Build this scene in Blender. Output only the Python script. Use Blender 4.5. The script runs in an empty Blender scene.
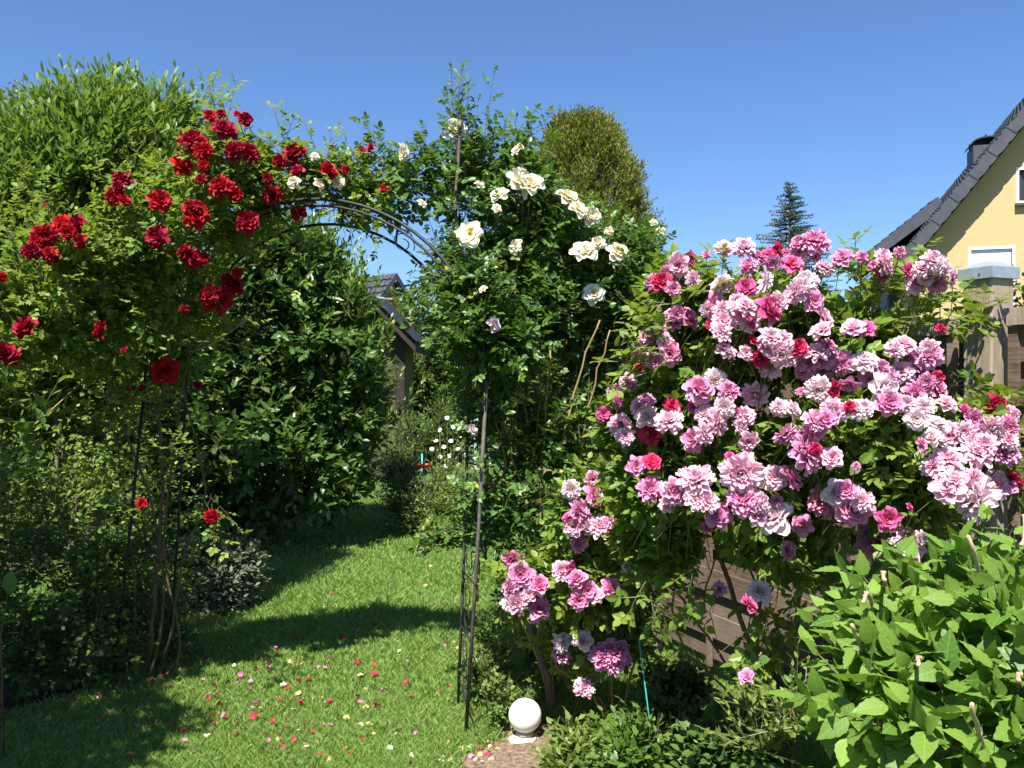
import bpy, math, random
import numpy as np
from mathutils import Vector, Matrix
random.seed(7); RS = np.random.RandomState(11)
SC = bpy.context.scene; COL = SC.collection
R = math.radians
# ------------------------------------------------------------------ camera, sky, sun, exposure
EYE, F = 1.6, 860.0
cam = bpy.data.objects.new('camera', bpy.data.cameras.new('camera')); COL.objects.link(cam)
cam.location = (0, 0, EYE); cam.rotation_euler = (R(90), 0, 0)
cam.data.sensor_width = 36; cam.data.lens = 36*F/1024; cam.data.clip_start = .05; cam.data.clip_end = 3000
SC.camera = cam
SUN_E = R(59); TRAVEL = R(18)            # light travels this far to the right of the view direction
sd = Vector((-math.sin(TRAVEL)*math.cos(SUN_E), -math.cos(TRAVEL)*math.cos(SUN_E), math.sin(SUN_E)))
w = bpy.data.worlds.new('World'); SC.world = w; w.use_nodes = True
nt = w.node_tree; bg = nt.nodes['Background']
sky = nt.nodes.new('ShaderNodeTexSky'); sky.sky_type = 'NISHITA'; sky.sun_disc = False
sky.sun_elevation = SUN_E; sky.sun_rotation = math.atan2(sd.x, sd.y); sky.altitude = 200; sky.air_density = 1.0; sky.dust_density = .15; sky.ozone_density = 5
tn = nt.nodes.new('ShaderNodeMix'); tn.data_type = 'RGBA'; tn.blend_type = 'MULTIPLY'; tn.inputs[0].default_value = 1; tn.inputs[7].default_value = (.7, .83, 1, 1); nt.links.new(sky.outputs[0], tn.inputs[6]); nt.links.new(tn.outputs[2], bg.inputs[0]); bg.inputs[1].default_value = .074
sl = bpy.data.lights.new('sun', 'SUN'); sl.energy = 5; sl.angle = R(.53); sl.color = (1, .955, .88)
so = bpy.data.objects.new('sun', sl); COL.objects.link(so); so.location = (-3, -5, 20); so.rotation_euler = sd.to_track_quat('Z', 'Y').to_euler()
SC.view_settings.view_transform = 'Standard'; SC.view_settings.look = 'None'; SC.view_settings.exposure = 1.25; SC.view_settings.gamma = 1
SC.cycles.max_bounces = 6; SC.cycles.diffuse_bounces = 3; SC.cycles.glossy_bounces = 2; SC.cycles.transmission_bounces = 3; SC.cycles.transparent_max_bounces = 4
SC.cycles.caustics_reflective = False; SC.cycles.caustics_refractive = False

def P(px, py, d): return np.array([(px-512)/F*d, d, EYE-(py-384)/F*d])
def G(px, py):                             # point of the ground seen at a pixel
    d = EYE*F/(py-384); return np.array([(px-512)/F*d, d, 0.])
# ------------------------------------------------------------------ materials
def newmat(name):
    m = bpy.data.materials.new(name); m.use_nodes = True; n = m.node_tree; return m, n, n.nodes['Principled BSDF']
def mixc(n, fac, a, b, mode='MIX'):
    x = n.nodes.new('ShaderNodeMix'); x.data_type = 'RGBA'; x.blend_type = mode
    for i, v in ((0, fac), (6, a), (7, b)):
        if hasattr(v, 'links'): n.links.new(v, x.inputs[i])
        else: x.inputs[i].default_value = (*v, 1) if isinstance(v, tuple) else v
    return x.outputs[2]
def attr(n, name):
    a = n.nodes.new('ShaderNodeAttribute'); a.attribute_name = name; return a.outputs['Fac']
def noise(n, scale, detail=4, rough=.55, coord='Object', sc=None):
    t = n.nodes.new('ShaderNodeTexNoise'); t.inputs['Scale'].default_value = scale; t.inputs['Detail'].default_value = detail; t.inputs['Roughness'].default_value = rough
    c = n.nodes.new('ShaderNodeTexCoord'); o = c.outputs[coord]
    if sc:
        mp = n.nodes.new('ShaderNodeMapping'); mp.inputs['Scale'].default_value = sc; n.links.new(o, mp.inputs[0]); o = mp.outputs[0]
    n.links.new(o, t.inputs['Vector']); return t.outputs['Fac']
def ramp(n, v, lo, hi):
    r = n.nodes.new('ShaderNodeMapRange'); r.inputs[1].default_value = lo; r.inputs[2].default_value = hi; n.links.new(v, r.inputs[0]); return r.outputs[0]
def bump(n, b, v, s=.3, d=.01):
    x = n.nodes.new('ShaderNodeBump'); x.inputs['Strength'].default_value = s; x.inputs['Distance'].default_value = d; n.links.new(v, x.inputs['Height']); n.links.new(x.outputs[0], b.inputs['Normal'])
def translucent(n, b, col, fac):
    t = n.nodes.new('ShaderNodeBsdfTranslucent'); n.links.new(col, t.inputs['Color'])
    mx = n.nodes.new('ShaderNodeMixShader'); mx.inputs[0].default_value = fac
    n.links.new(b.outputs[0], mx.inputs[1]); n.links.new(t.outputs[0], mx.inputs[2])
    n.links.new(mx.outputs[0], n.nodes['Material Output'].inputs[0])
def leafmat(name, dark, light, young, rough=.42, spec=.5, tr=.3, odd=None):
    m, n, b = newmat(name)
    c = mixc(n, attr(n, 'rnd'), dark, light)
    c = mixc(n, attr(n, 'tip'), c, young)
    if odd:
        o = n.nodes.new('ShaderNodeMath'); o.operation = 'GREATER_THAN'; o.inputs[1].default_value = odd[1]; n.links.new(attr(n, 'rnd'), o.inputs[0])
        c = mixc(n, o.outputs[0], c, odd[0])
    n.links.new(c, b.inputs['Base Color']); b.inputs['Roughness'].default_value = rough; b.inputs['Specular IOR Level'].default_value = spec
    tc = mixc(n, .5, c, (min(1, young[0]*1.5), min(1, young[1]*1.5), young[2]*.6))
    translucent(n, b, tc, tr); return m
def plain(name, a, b_, scale=8, rough=.7, metal=0, bs=0, sc=None, spec=.5):
    m, n, b = newmat(name); f = noise(n, scale, sc=sc)
    n.links.new(mixc(n, ramp(n, f, .3, .7), a, b_), b.inputs['Base Color']); b.inputs['Roughness'].default_value = rough; b.inputs['Metallic'].default_value = metal; b.inputs['Specular IOR Level'].default_value = spec
    if bs: bump(n, b, f, bs)
    return m
def petalmat(name, inner, outer, edge, tr=.3, per=.0, deep=None):
    m, n, b = newmat(name)
    c = mixc(n, attr(n, 'lay'), inner, outer); c = mixc(n, attr(n, 'edge'), c, edge)
    oi = n.nodes.new('ShaderNodeObjectInfo')
    if deep:
        mu = n.nodes.new('ShaderNodeMath'); mu.operation = 'MULTIPLY'; mu.inputs[1].default_value = per; n.links.new(oi.outputs['Random'], mu.inputs[0])
        c = mixc(n, mu.outputs[0], c, deep)
    n.links.new(c, b.inputs['Base Color']); b.inputs['Roughness'].default_value = .6; b.inputs['Specular IOR Level'].default_value = .25
    translucent(n, b, c, tr); return m
M = {}
M['rose'] = leafmat('rose_leaf', (.028, .075, .014), (.075, .16, .022), (.17, .26, .03), .45, .45, .3)
M['rose_light'] = leafmat('light_rose_leaf', (.06, .14, .02), (.16, .27, .04), (.28, .36, .05), .48, .4, .38)
M['white_rose_leaf'] = leafmat('white_rose_leaf', (.035, .095, .018), (.085, .18, .03), (.16, .26, .035), .42, .5, .3, odd=((.35, .3, .03), .985))
M['willow'] = leafmat('narrow_leaf', (.05, .12, .02), (.11, .21, .035), (.22, .31, .05), .52, .35, .32)
M['laurel'] = leafmat('laurel_leaf', (.028, .075, .016), (.07, .15, .03), (.2, .29, .04), .38, .5, .25)
M['conifer'] = leafmat('conifer_spray', (.07, .105, .014), (.17, .2, .028), (.25, .25, .045), .6, .3, .2)
M['spruce'] = leafmat('spruce_needles', (.015, .045, .03), (.04, .085, .05), (.06, .12, .06), .55, .3, .1)
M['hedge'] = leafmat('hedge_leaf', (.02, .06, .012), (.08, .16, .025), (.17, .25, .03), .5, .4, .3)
M['bed'] = leafmat('bed_leaf', (.05, .11, .02), (.14, .22, .04), (.25, .32, .06), .5, .4, .35)
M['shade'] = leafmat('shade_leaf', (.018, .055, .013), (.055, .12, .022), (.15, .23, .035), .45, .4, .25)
M['sage'] = leafmat('sage_leaf', (.06, .07, .055), (.17, .19, .14), (.2, .25, .1), .65, .3, .2)
M['hydrangea'] = leafmat('hydrangea_leaf', (.055, .14, .02), (.15, .28, .04), (.26, .38, .06), .48, .35, .35)
def add_veins(m):
    n = m.node_tree; b = n.nodes['Principled BSDF']
    def mth(op, x, y=None, z=None):
        k = n.nodes.new('ShaderNodeMath'); k.operation = op
        for i, v in enumerate((x, y, z)):
            if v is None: continue
            if hasattr(v, 'links'): n.links.new(v, k.inputs[i])
            else: k.inputs[i].default_value = v
        return k.outputs[0]
    av = mth('ABSOLUTE', attr(n, 'lv')); side = mth('SUBTRACT', attr(n, 'lu'), mth('MULTIPLY', av, .9)); wv = mth('SINE', mth('MULTIPLY', side, 44.)); wv = mth('POWER', mth('MAXIMUM', wv, 0.), 6.)
    mid = mth('SUBTRACT', 1., mth('MINIMUM', mth('DIVIDE', av, .016), 1.)); vein = mth('MAXIMUM', mth('MULTIPLY', wv, .5), mid)
    src = b.inputs['Base Color'].links[0].from_socket; n.links.new(mixc(n, mth('MULTIPLY', vein, .55), src, (.3, .42, .1)), b.inputs['Base Color']); bump(n, b, vein, -.6, .0025)
add_veins(M['hydrangea'])
M['grass'] = leafmat('grass_blade', (.09, .2, .035), (.21, .34, .07), (.33, .42, .12), .5, .3, .35, odd=((.42, .37, .17), .95))
M['stem'] = plain('green_brown_stem', (.07, .1, .03), (.13, .11, .045), 20, .6)
M['cane'] = plain('tan_cane', (.2, .13, .05), (.34, .24, .09), 12, .6, bs=.4, sc=(1, 1, .3))
M['cane_dark'] = plain('dark_cane', (.07, .045, .025), (.17, .11, .055), 12, .7, bs=.4)
M['bark'] = plain('bark', (.09, .065, .045), (.2, .15, .1), 14, .85, bs=.8, sc=(1, 1, .25))
M['twig_light'] = plain('dry_twig', (.35, .25, .15), (.5, .38, .24), 20, .7)
M['iron'] = plain('black_iron', (.01, .01, .011), (.024, .024, .026), 25, .6, .1, .2)
M['iron_worn'] = plain('worn_grey_iron', (.035, .03, .028), (.13, .115, .1), 18, .7, .1, .4)
M['red'] = petalmat('red_petal', (.3, .002, .006), (.52, .006, .012), (.64, .018, .024), .25, .95, (.26, .002, .03))
M['white'] = petalmat('white_petal', (.88, .76, .42), (.86, .82, .68), (.9, .88, .8), .3, .35, (.86, .7, .42))
M['pale'] = petalmat('pale_pink_petal', (.72, .17, .38), (.82, .42, .58), (.88, .66, .74), .3, .5, (.86, .62, .7))
M['blush'] = petalmat('blush_petal', (.75, .45, .52), (.86, .7, .74), (.9, .84, .84), .3, .4, (.8, .55, .6))
M['mid'] = petalmat('rose_pink_petal', (.64, .05, .24), (.74, .19, .42), (.84, .45, .62), .3, .6, (.68, .3, .52))
M['hot'] = petalmat('hot_pink_petal', (.65, .03, .17), (.68, .06, .25), (.75, .25, .42), .3, .6, (.68, .12, .35))
M['mauve'] = petalmat('mauve_petal', (.5, .07, .27), (.66, .23, .45), (.8, .48, .64), .3, .6, (.68, .3, .5))
M['crimson'] = petalmat('crimson_pink_petal', (.5, .008, .05), (.62, .015, .08), (.7, .1, .2), .3, .6, (.5, .012, .1))
M['pollen'] = plain('pollen', (.6, .38, .02), (.75, .55, .05), 40, .8)
M['petal_dry'] = plain('dry_petal', (.5, .33, .12), (.66, .5, .22), 60, .8)
m, n, b = newmat('ground'); M['ground'] = m
f1 = noise(n, 3, 6); f2 = noise(n, 60, 4)
c = mixc(n, ramp(n, f1, .35, .65), (.045, .085, .016), (.08, .13, .024)); c = mixc(n, ramp(n, f2, .45, .7), c, (.12, .11, .045))
n.links.new(c, b.inputs['Base Color']); b.inputs['Roughness'].default_value = .95; b.inputs['Specular IOR Level'].default_value = .1; bump(n, b, f2, .6, .02)
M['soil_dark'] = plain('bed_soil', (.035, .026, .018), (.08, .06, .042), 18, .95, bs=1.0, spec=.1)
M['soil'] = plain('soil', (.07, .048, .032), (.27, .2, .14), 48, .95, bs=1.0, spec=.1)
m, n, b = newmat('weathered_wood'); M['wood'] = m
f1 = noise(n, 10, 8, .7, sc=(1, 1, 9)); f2 = noise(n, 3, 3)
c = mixc(n, ramp(n, f1, .3, .7), (.06, .038, .026), (.2, .14, .1)); c = mixc(n, ramp(n, f2, .4, .75), c, (.22, .17, .13))
n.links.new(c, b.inputs['Base Color']); b.inputs['Roughness'].default_value = .8; b.inputs['Specular IOR Level'].default_value = .25; bump(n, b, f1, .6, .004)
m, n, b = newmat('weathered_post'); M['wood_post'] = m
f1 = noise(n, 16, 8, .7, sc=(6, 6, .35)); f2 = noise(n, 5, 3)
c = mixc(n, ramp(n, f1, .3, .7), (.17, .12, .085), (.4, .31, .235)); c = mixc(n, ramp(n, f2, .45, .75), c, (.34, .29, .24))
n.links.new(c, b.inputs['Base Color']); b.inputs['Roughness'].default_value = .8; bump(n, b, f1, .5, .003)
M['cap'] = plain('grey_cap', (.25, .3, .34), (.36, .41, .45), 30, .4, .3)
M['render'] = plain('yellow_render', (.5, .35, .175), (.53, .38, .195), 90, .9, bs=.3, spec=.2)
m, n, b = newmat('roof_tiles'); M['tiles'] = m
br = n.nodes.new('ShaderNodeTexBrick'); br.inputs['Scale'].default_value = 1; br.offset = .5
tc = n.nodes.new('ShaderNodeTexCoord'); n.links.new(tc.outputs['UV'], br.inputs['Vector'])
br.inputs['Color1'].default_value = (.05, .053, .06, 1); br.inputs['Color2'].default_value = (.075, .078, .085, 1); br.inputs['Mortar'].default_value = (.012, .012, .014, 1)
br.inputs['Mortar Size'].default_value = .02; br.inputs['Brick Width'].default_value = .3; br.inputs['Row Height'].default_value = .34
n.links.new(br.outputs['Color'], b.inputs['Base Color']); b.inputs['Roughness'].default_value = .45; bump(n, b, br.outputs['Fac'], -.8, .03)
M['verge'] = plain('slate_grey_verge', (.035, .04, .052), (.055, .06, .076), 6, .6)
M['whitepaint'] = plain('white_paint', (.74, .75, .76), (.8, .81, .82), 10, .45)
m, n, b = newmat('window_glass'); M['glass'] = m; b.inputs['Base Color'].default_value = (.03, .035, .04, 1); b.inputs['Roughness'].default_value = .06
M['darkwood'] = plain('dark_brown_wood', (.014, .008, .005), (.035, .02, .012), 9, .7, sc=(4, 4, .4))
M['olive'] = plain('olive_boards', (.05, .06, .02), (.09, .1, .035), 6, .8, sc=(4, 4, .4))
M['brick'] = plain('brown_gable', (.28, .15, .08), (.38, .22, .12), 5, .9)
M['metal'] = plain('galvanised', (.6, .62, .64), (.75, .77, .8), 30, .4, .2)
M['globe'] = plain('opal_globe', (.8, .78, .73), (.86, .85, .81), 7, .55)
M['stone'] = plain('pale_stone', (.3, .26, .21), (.52, .46, .38), 26, .9, bs=1.0)
M['bluepaint'] = plain('pale_blue_paint', (.2, .36, .37), (.3, .46, .46), 12, .6)
M['turq'] = plain('turquoise_plastic', (.02, .3, .28), (.04, .4, .36), 12, .4)
M['paving'] = plain('pinkish_kerb', (.3, .2, .15), (.42, .3, .23), 14, .9)
M['purple'] = plain('dark_purple_flower', (.05, .02, .12), (.14, .07, .28), 60, .8)
M['poppy'] = plain('poppy_red', (.6, .03, .03), (.75, .08, .06), 30, .6)
# ------------------------------------------------------------------ helpers
def link(name, V, Fs, mats, parent=None, attrs=None, smooth=False, mi=None, uv=None):
    """Fs: list of (k,n) int arrays of faces with n corners each"""
    me = bpy.data.meshes.new(name); V = np.asarray(V, dtype=np.float32); me.vertices.add(len(V)); me.vertices.foreach_set('co', V.ravel())
    Fs = [np.asarray(f, dtype=np.int32) for f in Fs if len(f)]
    tot = [np.full(len(f), f.shape[1], np.int32) for f in Fs]; tot = np.concatenate(tot); loops = np.concatenate([f.ravel() for f in Fs])
    me.loops.add(len(loops)); me.loops.foreach_set('vertex_index', loops)
    st = np.concatenate([[0], np.cumsum(tot)[:-1]]).astype(np.int32)
    me.polygons.add(len(tot)); me.polygons.foreach_set('loop_start', st); me.polygons.foreach_set('loop_total', tot)
    if mi is not None: me.polygons.foreach_set('material_index', np.asarray(mi, np.int32))
    me.polygons.foreach_set('use_smooth', np.full(len(tot), bool(smooth)))
    for k, v in (attrs or {}).items():
        a = me.attributes.new(k, 'FLOAT', 'POINT'); a.data.foreach_set('value', np.asarray(v, np.float32))
    if uv is not None:
        l = me.uv_layers.new(name='UVMap'); l.data.foreach_set('uv', np.asarray(uv, np.float32).ravel())
    me.update(calc_edges=True); me.validate()
    for mm in (mats if isinstance(mats, list) else [mats]): me.materials.append(mm)
    o = bpy.data.objects.new(name, me); COL.objects.link(o)
    if parent: o.parent = parent
    return o
class MB:
    def __init__(s): s.v = []; s.f = {}; s.n = 0; s.mi = {}
    def add(s, vs, fs, mi=0):
        for f in fs: s.f.setdefault(len(f), []).append([i+s.n for i in f]); s.mi.setdefault(len(f), []).append(mi)
        s.v.extend([tuple(map(float, q)) for q in vs]); s.n += len(vs)
    def box(s, lo, hi, M_=None, mi=0):
        vs = [Vector((x, y, z)) for z in (lo[2], hi[2]) for y in (lo[1], hi[1]) for x in (lo[0], hi[0])]
        if M_ is not None: vs = [M_ @ q for q in vs]
        s.add(vs, [(0, 2, 3, 1), (4, 5, 7, 6), (0, 1, 5, 4), (2, 6, 7, 3), (0, 4, 6, 2), (1, 3, 7, 5)], mi)
    def tube(s, pts, rad, seg=6, mi=0, cap=True):
        pts = [Vector(p) for p in pts]; k = len(pts); rr = rad if hasattr(rad, '__len__') else [rad]*k
        ref = None; vs = []
        for i, p in enumerate(pts):
            t = (pts[min(i+1, k-1)]-pts[max(i-1, 0)]).normalized()
            if ref is None: ref = t.orthogonal().normalized()
            ref = (ref-t*ref.dot(t)).normalized(); bt = t.cross(ref)
            for j in range(seg):
                a = 2*math.pi*j/seg; vs.append(p+(ref*math.cos(a)+bt*math.sin(a))*rr[i])
        fs = [(i*seg+j, i*seg+(j+1) % seg, (i+1)*seg+(j+1) % seg, (i+1)*seg+j) for i in range(k-1) for j in range(seg)]
        if cap: fs += [tuple(range(seg))[::-1], tuple((k-1)*seg+j for j in range(seg))]
        s.add(vs, fs, mi)
    def lathe(s, prof, c, seg=24, mi=0):
        vs = []; c = Vector(c)
        for r_, z in prof:
            for j in range(seg):
                a = 2*math.pi*j/seg; vs.append(c+Vector((r_*math.cos(a), r_*math.sin(a), z)))
        k = len(prof)
        s.add(vs, [(i*seg+j, i*seg+(j+1) % seg, (i+1)*seg+(j+1) % seg, (i+1)*seg+j) for i in range(k-1) for j in range(seg)], mi)
    def build(s, name, mats, parent=None, smooth=False):
        ks = sorted(s.f); return link(name, s.v, [s.f[k] for k in ks], mats, parent, smooth=smooth, mi=sum([s.mi[k] for k in ks], []))
def tag(o, label, cat, group=None, kind=None):
    if label: o['label'] = label
    if cat: o['category'] = cat
    if group: o['group'] = group
    if kind: o['kind'] = kind
    return o
def thing(name, label, cat, loc=(0, 0, 0), group=None):
    o = bpy.data.objects.new(name, None); COL.objects.link(o); o.empty_display_size = .2; o.location = tuple(map(float, loc)); return tag(o, label, cat, group)
def keep(o, root):                           # parts are modelled in world coordinates; undo the root's offset
    o.parent = root; o.location = -root.location; return o
def nrm(a): return a/np.maximum(np.linalg.norm(a, axis=-1, keepdims=True), 1e-9)
# leaf outlines: (along, across, height)
def tmpl(prof, fold=.18):
    """prof: list of (u, halfwidth) between base and tip"""
    k = len(prof); V = [(0, 0, 0)]+[(u, 0, 0) for u, _ in prof]+[(1, 0, 0)]
    V += [(u*.97, h, fold*h) for u, h in prof]+[(u*.97, -h, fold*h) for u, h in prof]
    m = lambda i: i; L = lambda i: k+2+i; Rr = lambda i: 2*k+2+i; T = []
    for S, fl in ((L, 0), (Rr, 1)):
        q = [(0, 1, S(0)), (k, k+1, S(k-1))]
        for i in range(k-1): q += [(1+i, 2+i, S(i)), (2+i, S(i+1), S(i))]
        T += [t if not fl else t[::-1] for t in q]
    return np.array(V, float), np.array(T)
T_OVAL = tmpl([(.28, .30), (.65, .29)]); T_LANCE = tmpl([(.3, .125), (.65, .12)]); T_LAUREL = tmpl([(.3, .19), (.68, .18)], .25)
T_SMALL = (np.array([(0, 0, 0), (.5, .3, .06), (1, 0, 0), (.5, -.3, .06)], float), np.array([(0, 2, 1), (0, 3, 2)]))
T_NARROW = (np.array([(0, 0, 0), (.45, .1, .02), (1, 0, 0), (.45, -.1, .02)], float), np.array([(0, 2, 1), (0, 3, 2)]))
def serr():
    V = []; T = []; n = 11
    for i in range(n):
        u = i/(n-1); w_ = .29*math.sin(math.pi*u**.74)**.95*(1-.25*u) if 0 < i < n-1 else .004; w_ *= 1.06 if i % 2 else .95
        for q in (-1, -.5, 0, .5, 1): V.append((u*(.98+.02*(q == 0)), q*w_, .15*abs(q)*w_*2-.11*q*q*w_*2+(.012 if i % 2 else -.008)*abs(q)))
    for i in range(n-1):
        for j in range(4): k = i*5+j; T += [(k, k+5, k+6), (k, k+6, k+1)]
    return np.array(V, float), np.array(T)
T_HYD = serr()
def place(T, pos, d, nv, L, W=None, curl=.25):
    V, Fc = T; N = len(pos); d = nrm(d); nv = nrm(nv-d*np.sum(nv*d, 1, keepdims=True)); s = np.cross(nv, d)
    L = L[:, None, None]; W = L if W is None else W[:, None, None]
    cu = (curl*(RS.rand(N)-.15))[:, None, None]
    u, v, h = V[None, :, 0:1], V[None, :, 1:2], V[None, :, 2:3]
    out = pos[:, None]+d[:, None]*u*L+s[:, None]*v*W+nv[:, None]*(h*L-cu*u*u*L)
    k = V.shape[0]; Fo = Fc[None]+(np.arange(N)*k)[:, None, None]
    return out.reshape(-1, 3), Fo.reshape(-1, 3), k
class Fol:
    """foliage collector: leaves (material 0) and their twigs (material 1)"""
    def __init__(s): s.V = []; s.F = []; s.MI = []; s.r = []; s.t = []; s.uv = []; s.n = 0
    def put(s, V, Fc, k, rnd, tip, mi=0, uv=None):
        s.uv.append(np.zeros((len(V), 2)) if uv is None else np.tile(uv, (len(rnd), 1)))
        s.V.append(V); s.F.append(Fc+s.n); s.MI.append(np.full(len(Fc), mi)); s.r.append(np.repeat(rnd, k)); s.t.append(np.repeat(tip, k)); s.n += len(V)
    def leaves(s, T, pos, d, nv, L, tip=None, curl=.25, W=None):
        V, Fc, k = place(T, pos, d, nv, L, W, curl); N = len(pos)
        s.put(V, Fc, k, RS.rand(N), np.zeros(N) if tip is None else tip, uv=T[0][:, :2])
    def stems(s, A, B, r):
        N = len(A)
        if not N: return
        d = nrm(B-A); x = nrm(np.cross(d, np.array([.3, .5, .81]))); y = np.cross(d, x); ring = []
        for a in (0, 2.094, 4.189):
            o = x*math.cos(a)+y*math.sin(a); ring.append((A+o*r[:, None], B+o*r[:, None]*.6))
        V = np.stack([ring[0][0], ring[1][0], ring[2][0], ring[0][1], ring[1][1], ring[2][1]], 1).reshape(-1, 3)
        T = np.array([(0, 1, 4), (0, 4, 3), (1, 2, 5), (1, 5, 4), (2, 0, 3), (2, 3, 5)]); Fc = (T[None]+(np.arange(N)*6)[:, None, None]).reshape(-1, 3)
        s.put(V, Fc, 6, RS.rand(N), np.zeros(N), 1)
    def shoots(s, st, dr, ln, K, T, L, ang=55, droop=.1, young=.6, compound=False, stem_r=.0015, jit=.25, wide=1., flat=.6):
        """st,dr (N,3), ln (N,), K leaves per shoot, L leaf length"""
        N = len(st); dr = nrm(dr); prev = st; golden = 2.4; ph = RS.rand(N)*6.28
        ax = nrm(np.cross(dr, np.array([.13, .27, .95])+RS.randn(N, 3)*.05)); bx = np.cross(dr, ax)
        for k in range(K):
            t = (k+.6)/K; pos = st+dr*(ln*t)[:, None]; pos = pos+np.array([0, 0, -1.])*(droop*ln*t*t)[:, None]
            s.stems(prev, pos, np.full(N, stem_r*(1.3-.8*t))); prev = pos
            a = ph+golden*k+RS.randn(N)*.3; rad = ax*np.cos(a)[:, None]+bx*np.sin(a)[:, None]
            an = R(ang*(1-.45*t)); d = dr*math.cos(an)+rad*math.sin(an)+RS.randn(N, 3)*jit*.5
            if flat: d[:, 2] *= (1-.4*flat)
            up = np.array([0, 0, 1.])*flat+dr*.35+RS.randn(N, 3)*jit; ll = L*(.65+.6*RS.rand(N))*(1-.35*t*t); tip = young*np.clip(t*t+RS.randn(N)*.12, 0, 1)
            if not compound: s.leaves(T, pos, d, up, ll, tip, W=ll*wide)
            else:
                d = nrm(d); side = nrm(np.cross(up, d)); pl = ll*1.5
                s.stems(pos, pos+d*pl[:, None], np.full(N, stem_r*.6))
                for q, sg, sc_ in ((1., 0, 1.05), (.85, 1, .95), (.85, -1, .95), (.45, 1, .75), (.45, -1, .75)):
                    dd = d*(1 if sg == 0 else .35)+side*sg*.9+RS.randn(N, 3)*.12
                    s.leaves(T, pos+d*(pl*q)[:, None], dd, up, ll*sc_, tip)
    def build(s, name, mats, parent, veins=False):
        V = np.concatenate(s.V); Fc = np.concatenate(s.F)
        if veins:
            uv = np.concatenate(s.uv); return link(name, V, [Fc], mats, parent, {'rnd': np.concatenate(s.r), 'tip': np.concatenate(s.t), 'lu': uv[:, 0], 'lv': uv[:, 1]}, True, np.concatenate(s.MI))
        return link(name, V, [Fc], mats, parent, {'rnd': np.concatenate(s.r), 'tip': np.concatenate(s.t)}, mi=np.concatenate(s.MI))
def shell(n, c, r, inner=.72, lump=.14, up=.35, rnd=.5, seed=0, out=1., shr=0.):
    r = np.asarray(r, float); r = np.maximum(r-shr, r*.4)
    u = nrm(RS.randn(n, 3)); rs = np.random.RandomState(seed+5); l = np.zeros(n)
    for q in range(5): l += np.sin(u@(rs.randn(3)*4.5)+rs.rand()*6.28)
    rad = (inner+(1-inner)*np.sqrt(RS.rand(n)))*(1+lump*l/2.2)
    c = np.asarray(c, float); r = np.asarray(r, float)
    p = c+u*r*rad[:, None]; d = nrm(u/r*np.mean(r))*out+np.array([0, 0, up])+RS.randn(n, 3)*rnd
    return p, nrm(d)
def blob(px, py, d, rx, ry, rd): return (P(px, py, d), np.array([rx/F*d, rd, ry/F*d]))
def clip(p, d, lo=.03):
    k = p[:, 2] > lo; return p[k], d[k]
def surf(blobs, px, py, dflt=None):
    """first crossing of the ray through a pixel with a plant's clumps"""
    ray = np.array([(px-512)/F, 1, -(py-384)/F]); o = np.array([0, 0, EYE]); best = None; near = (9, 4)
    for c, r in blobs:
        a = ray/r; q = (o-c)/r; A = a@a; B = a@q; C_ = q@q-1; D = B*B-A*C_
        if D >= 0:
            t = (-B-math.sqrt(D))/A
            if best is None or t < best: best = t
        else:
            t = -B/A; gap = math.sqrt(max(q@q-B*B/A, 0))
            if gap < near[0]: near = (gap, t)
    t = best if best is not None else near[1]
    return o+ray*t
def curve_pts(pts, k=6, wob=.0):
    pts = [Vector(p) for p in pts]; out = []
    for i in range(len(pts)-1):
        p0 = pts[max(i-1, 0)]; p1 = pts[i]; p2 = pts[i+1]; p3 = pts[min(i+2, len(pts)-1)]
        for j in range(k):
            t = j/k; q = .5*((2*p1)+(p2-p0)*t+(2*p0-5*p1+4*p2-p3)*t*t+(3*p1-p0-3*p2+p3)*t**3)
            out.append(q+Vector(RS.randn(3)*wob))
    return out+[pts[-1]]
def canes(parent, paths, rs, mat, name='cane', wob=.004):
    for i, pth in enumerate(paths):
        pts = curve_pts(pth, 5, wob); k = len(pts); r0 = rs[i] if hasattr(rs, '__len__') else rs
        mb = MB(); mb.tube(pts, [r0*(1-.55*j/k) for j in range(k)], 6)
        for j in range(2, k-1, 2):            # thorns and side stubs
            q = pts[j]; a = RS.rand()*6.28; mb.tube([q, q+Vector((math.cos(a)*r0*2.2, math.sin(a)*r0*2.2, r0*.8))], [r0*.3, r0*.05], 3)
        keep(mb.build(name, mat, None, True), parent)
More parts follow.
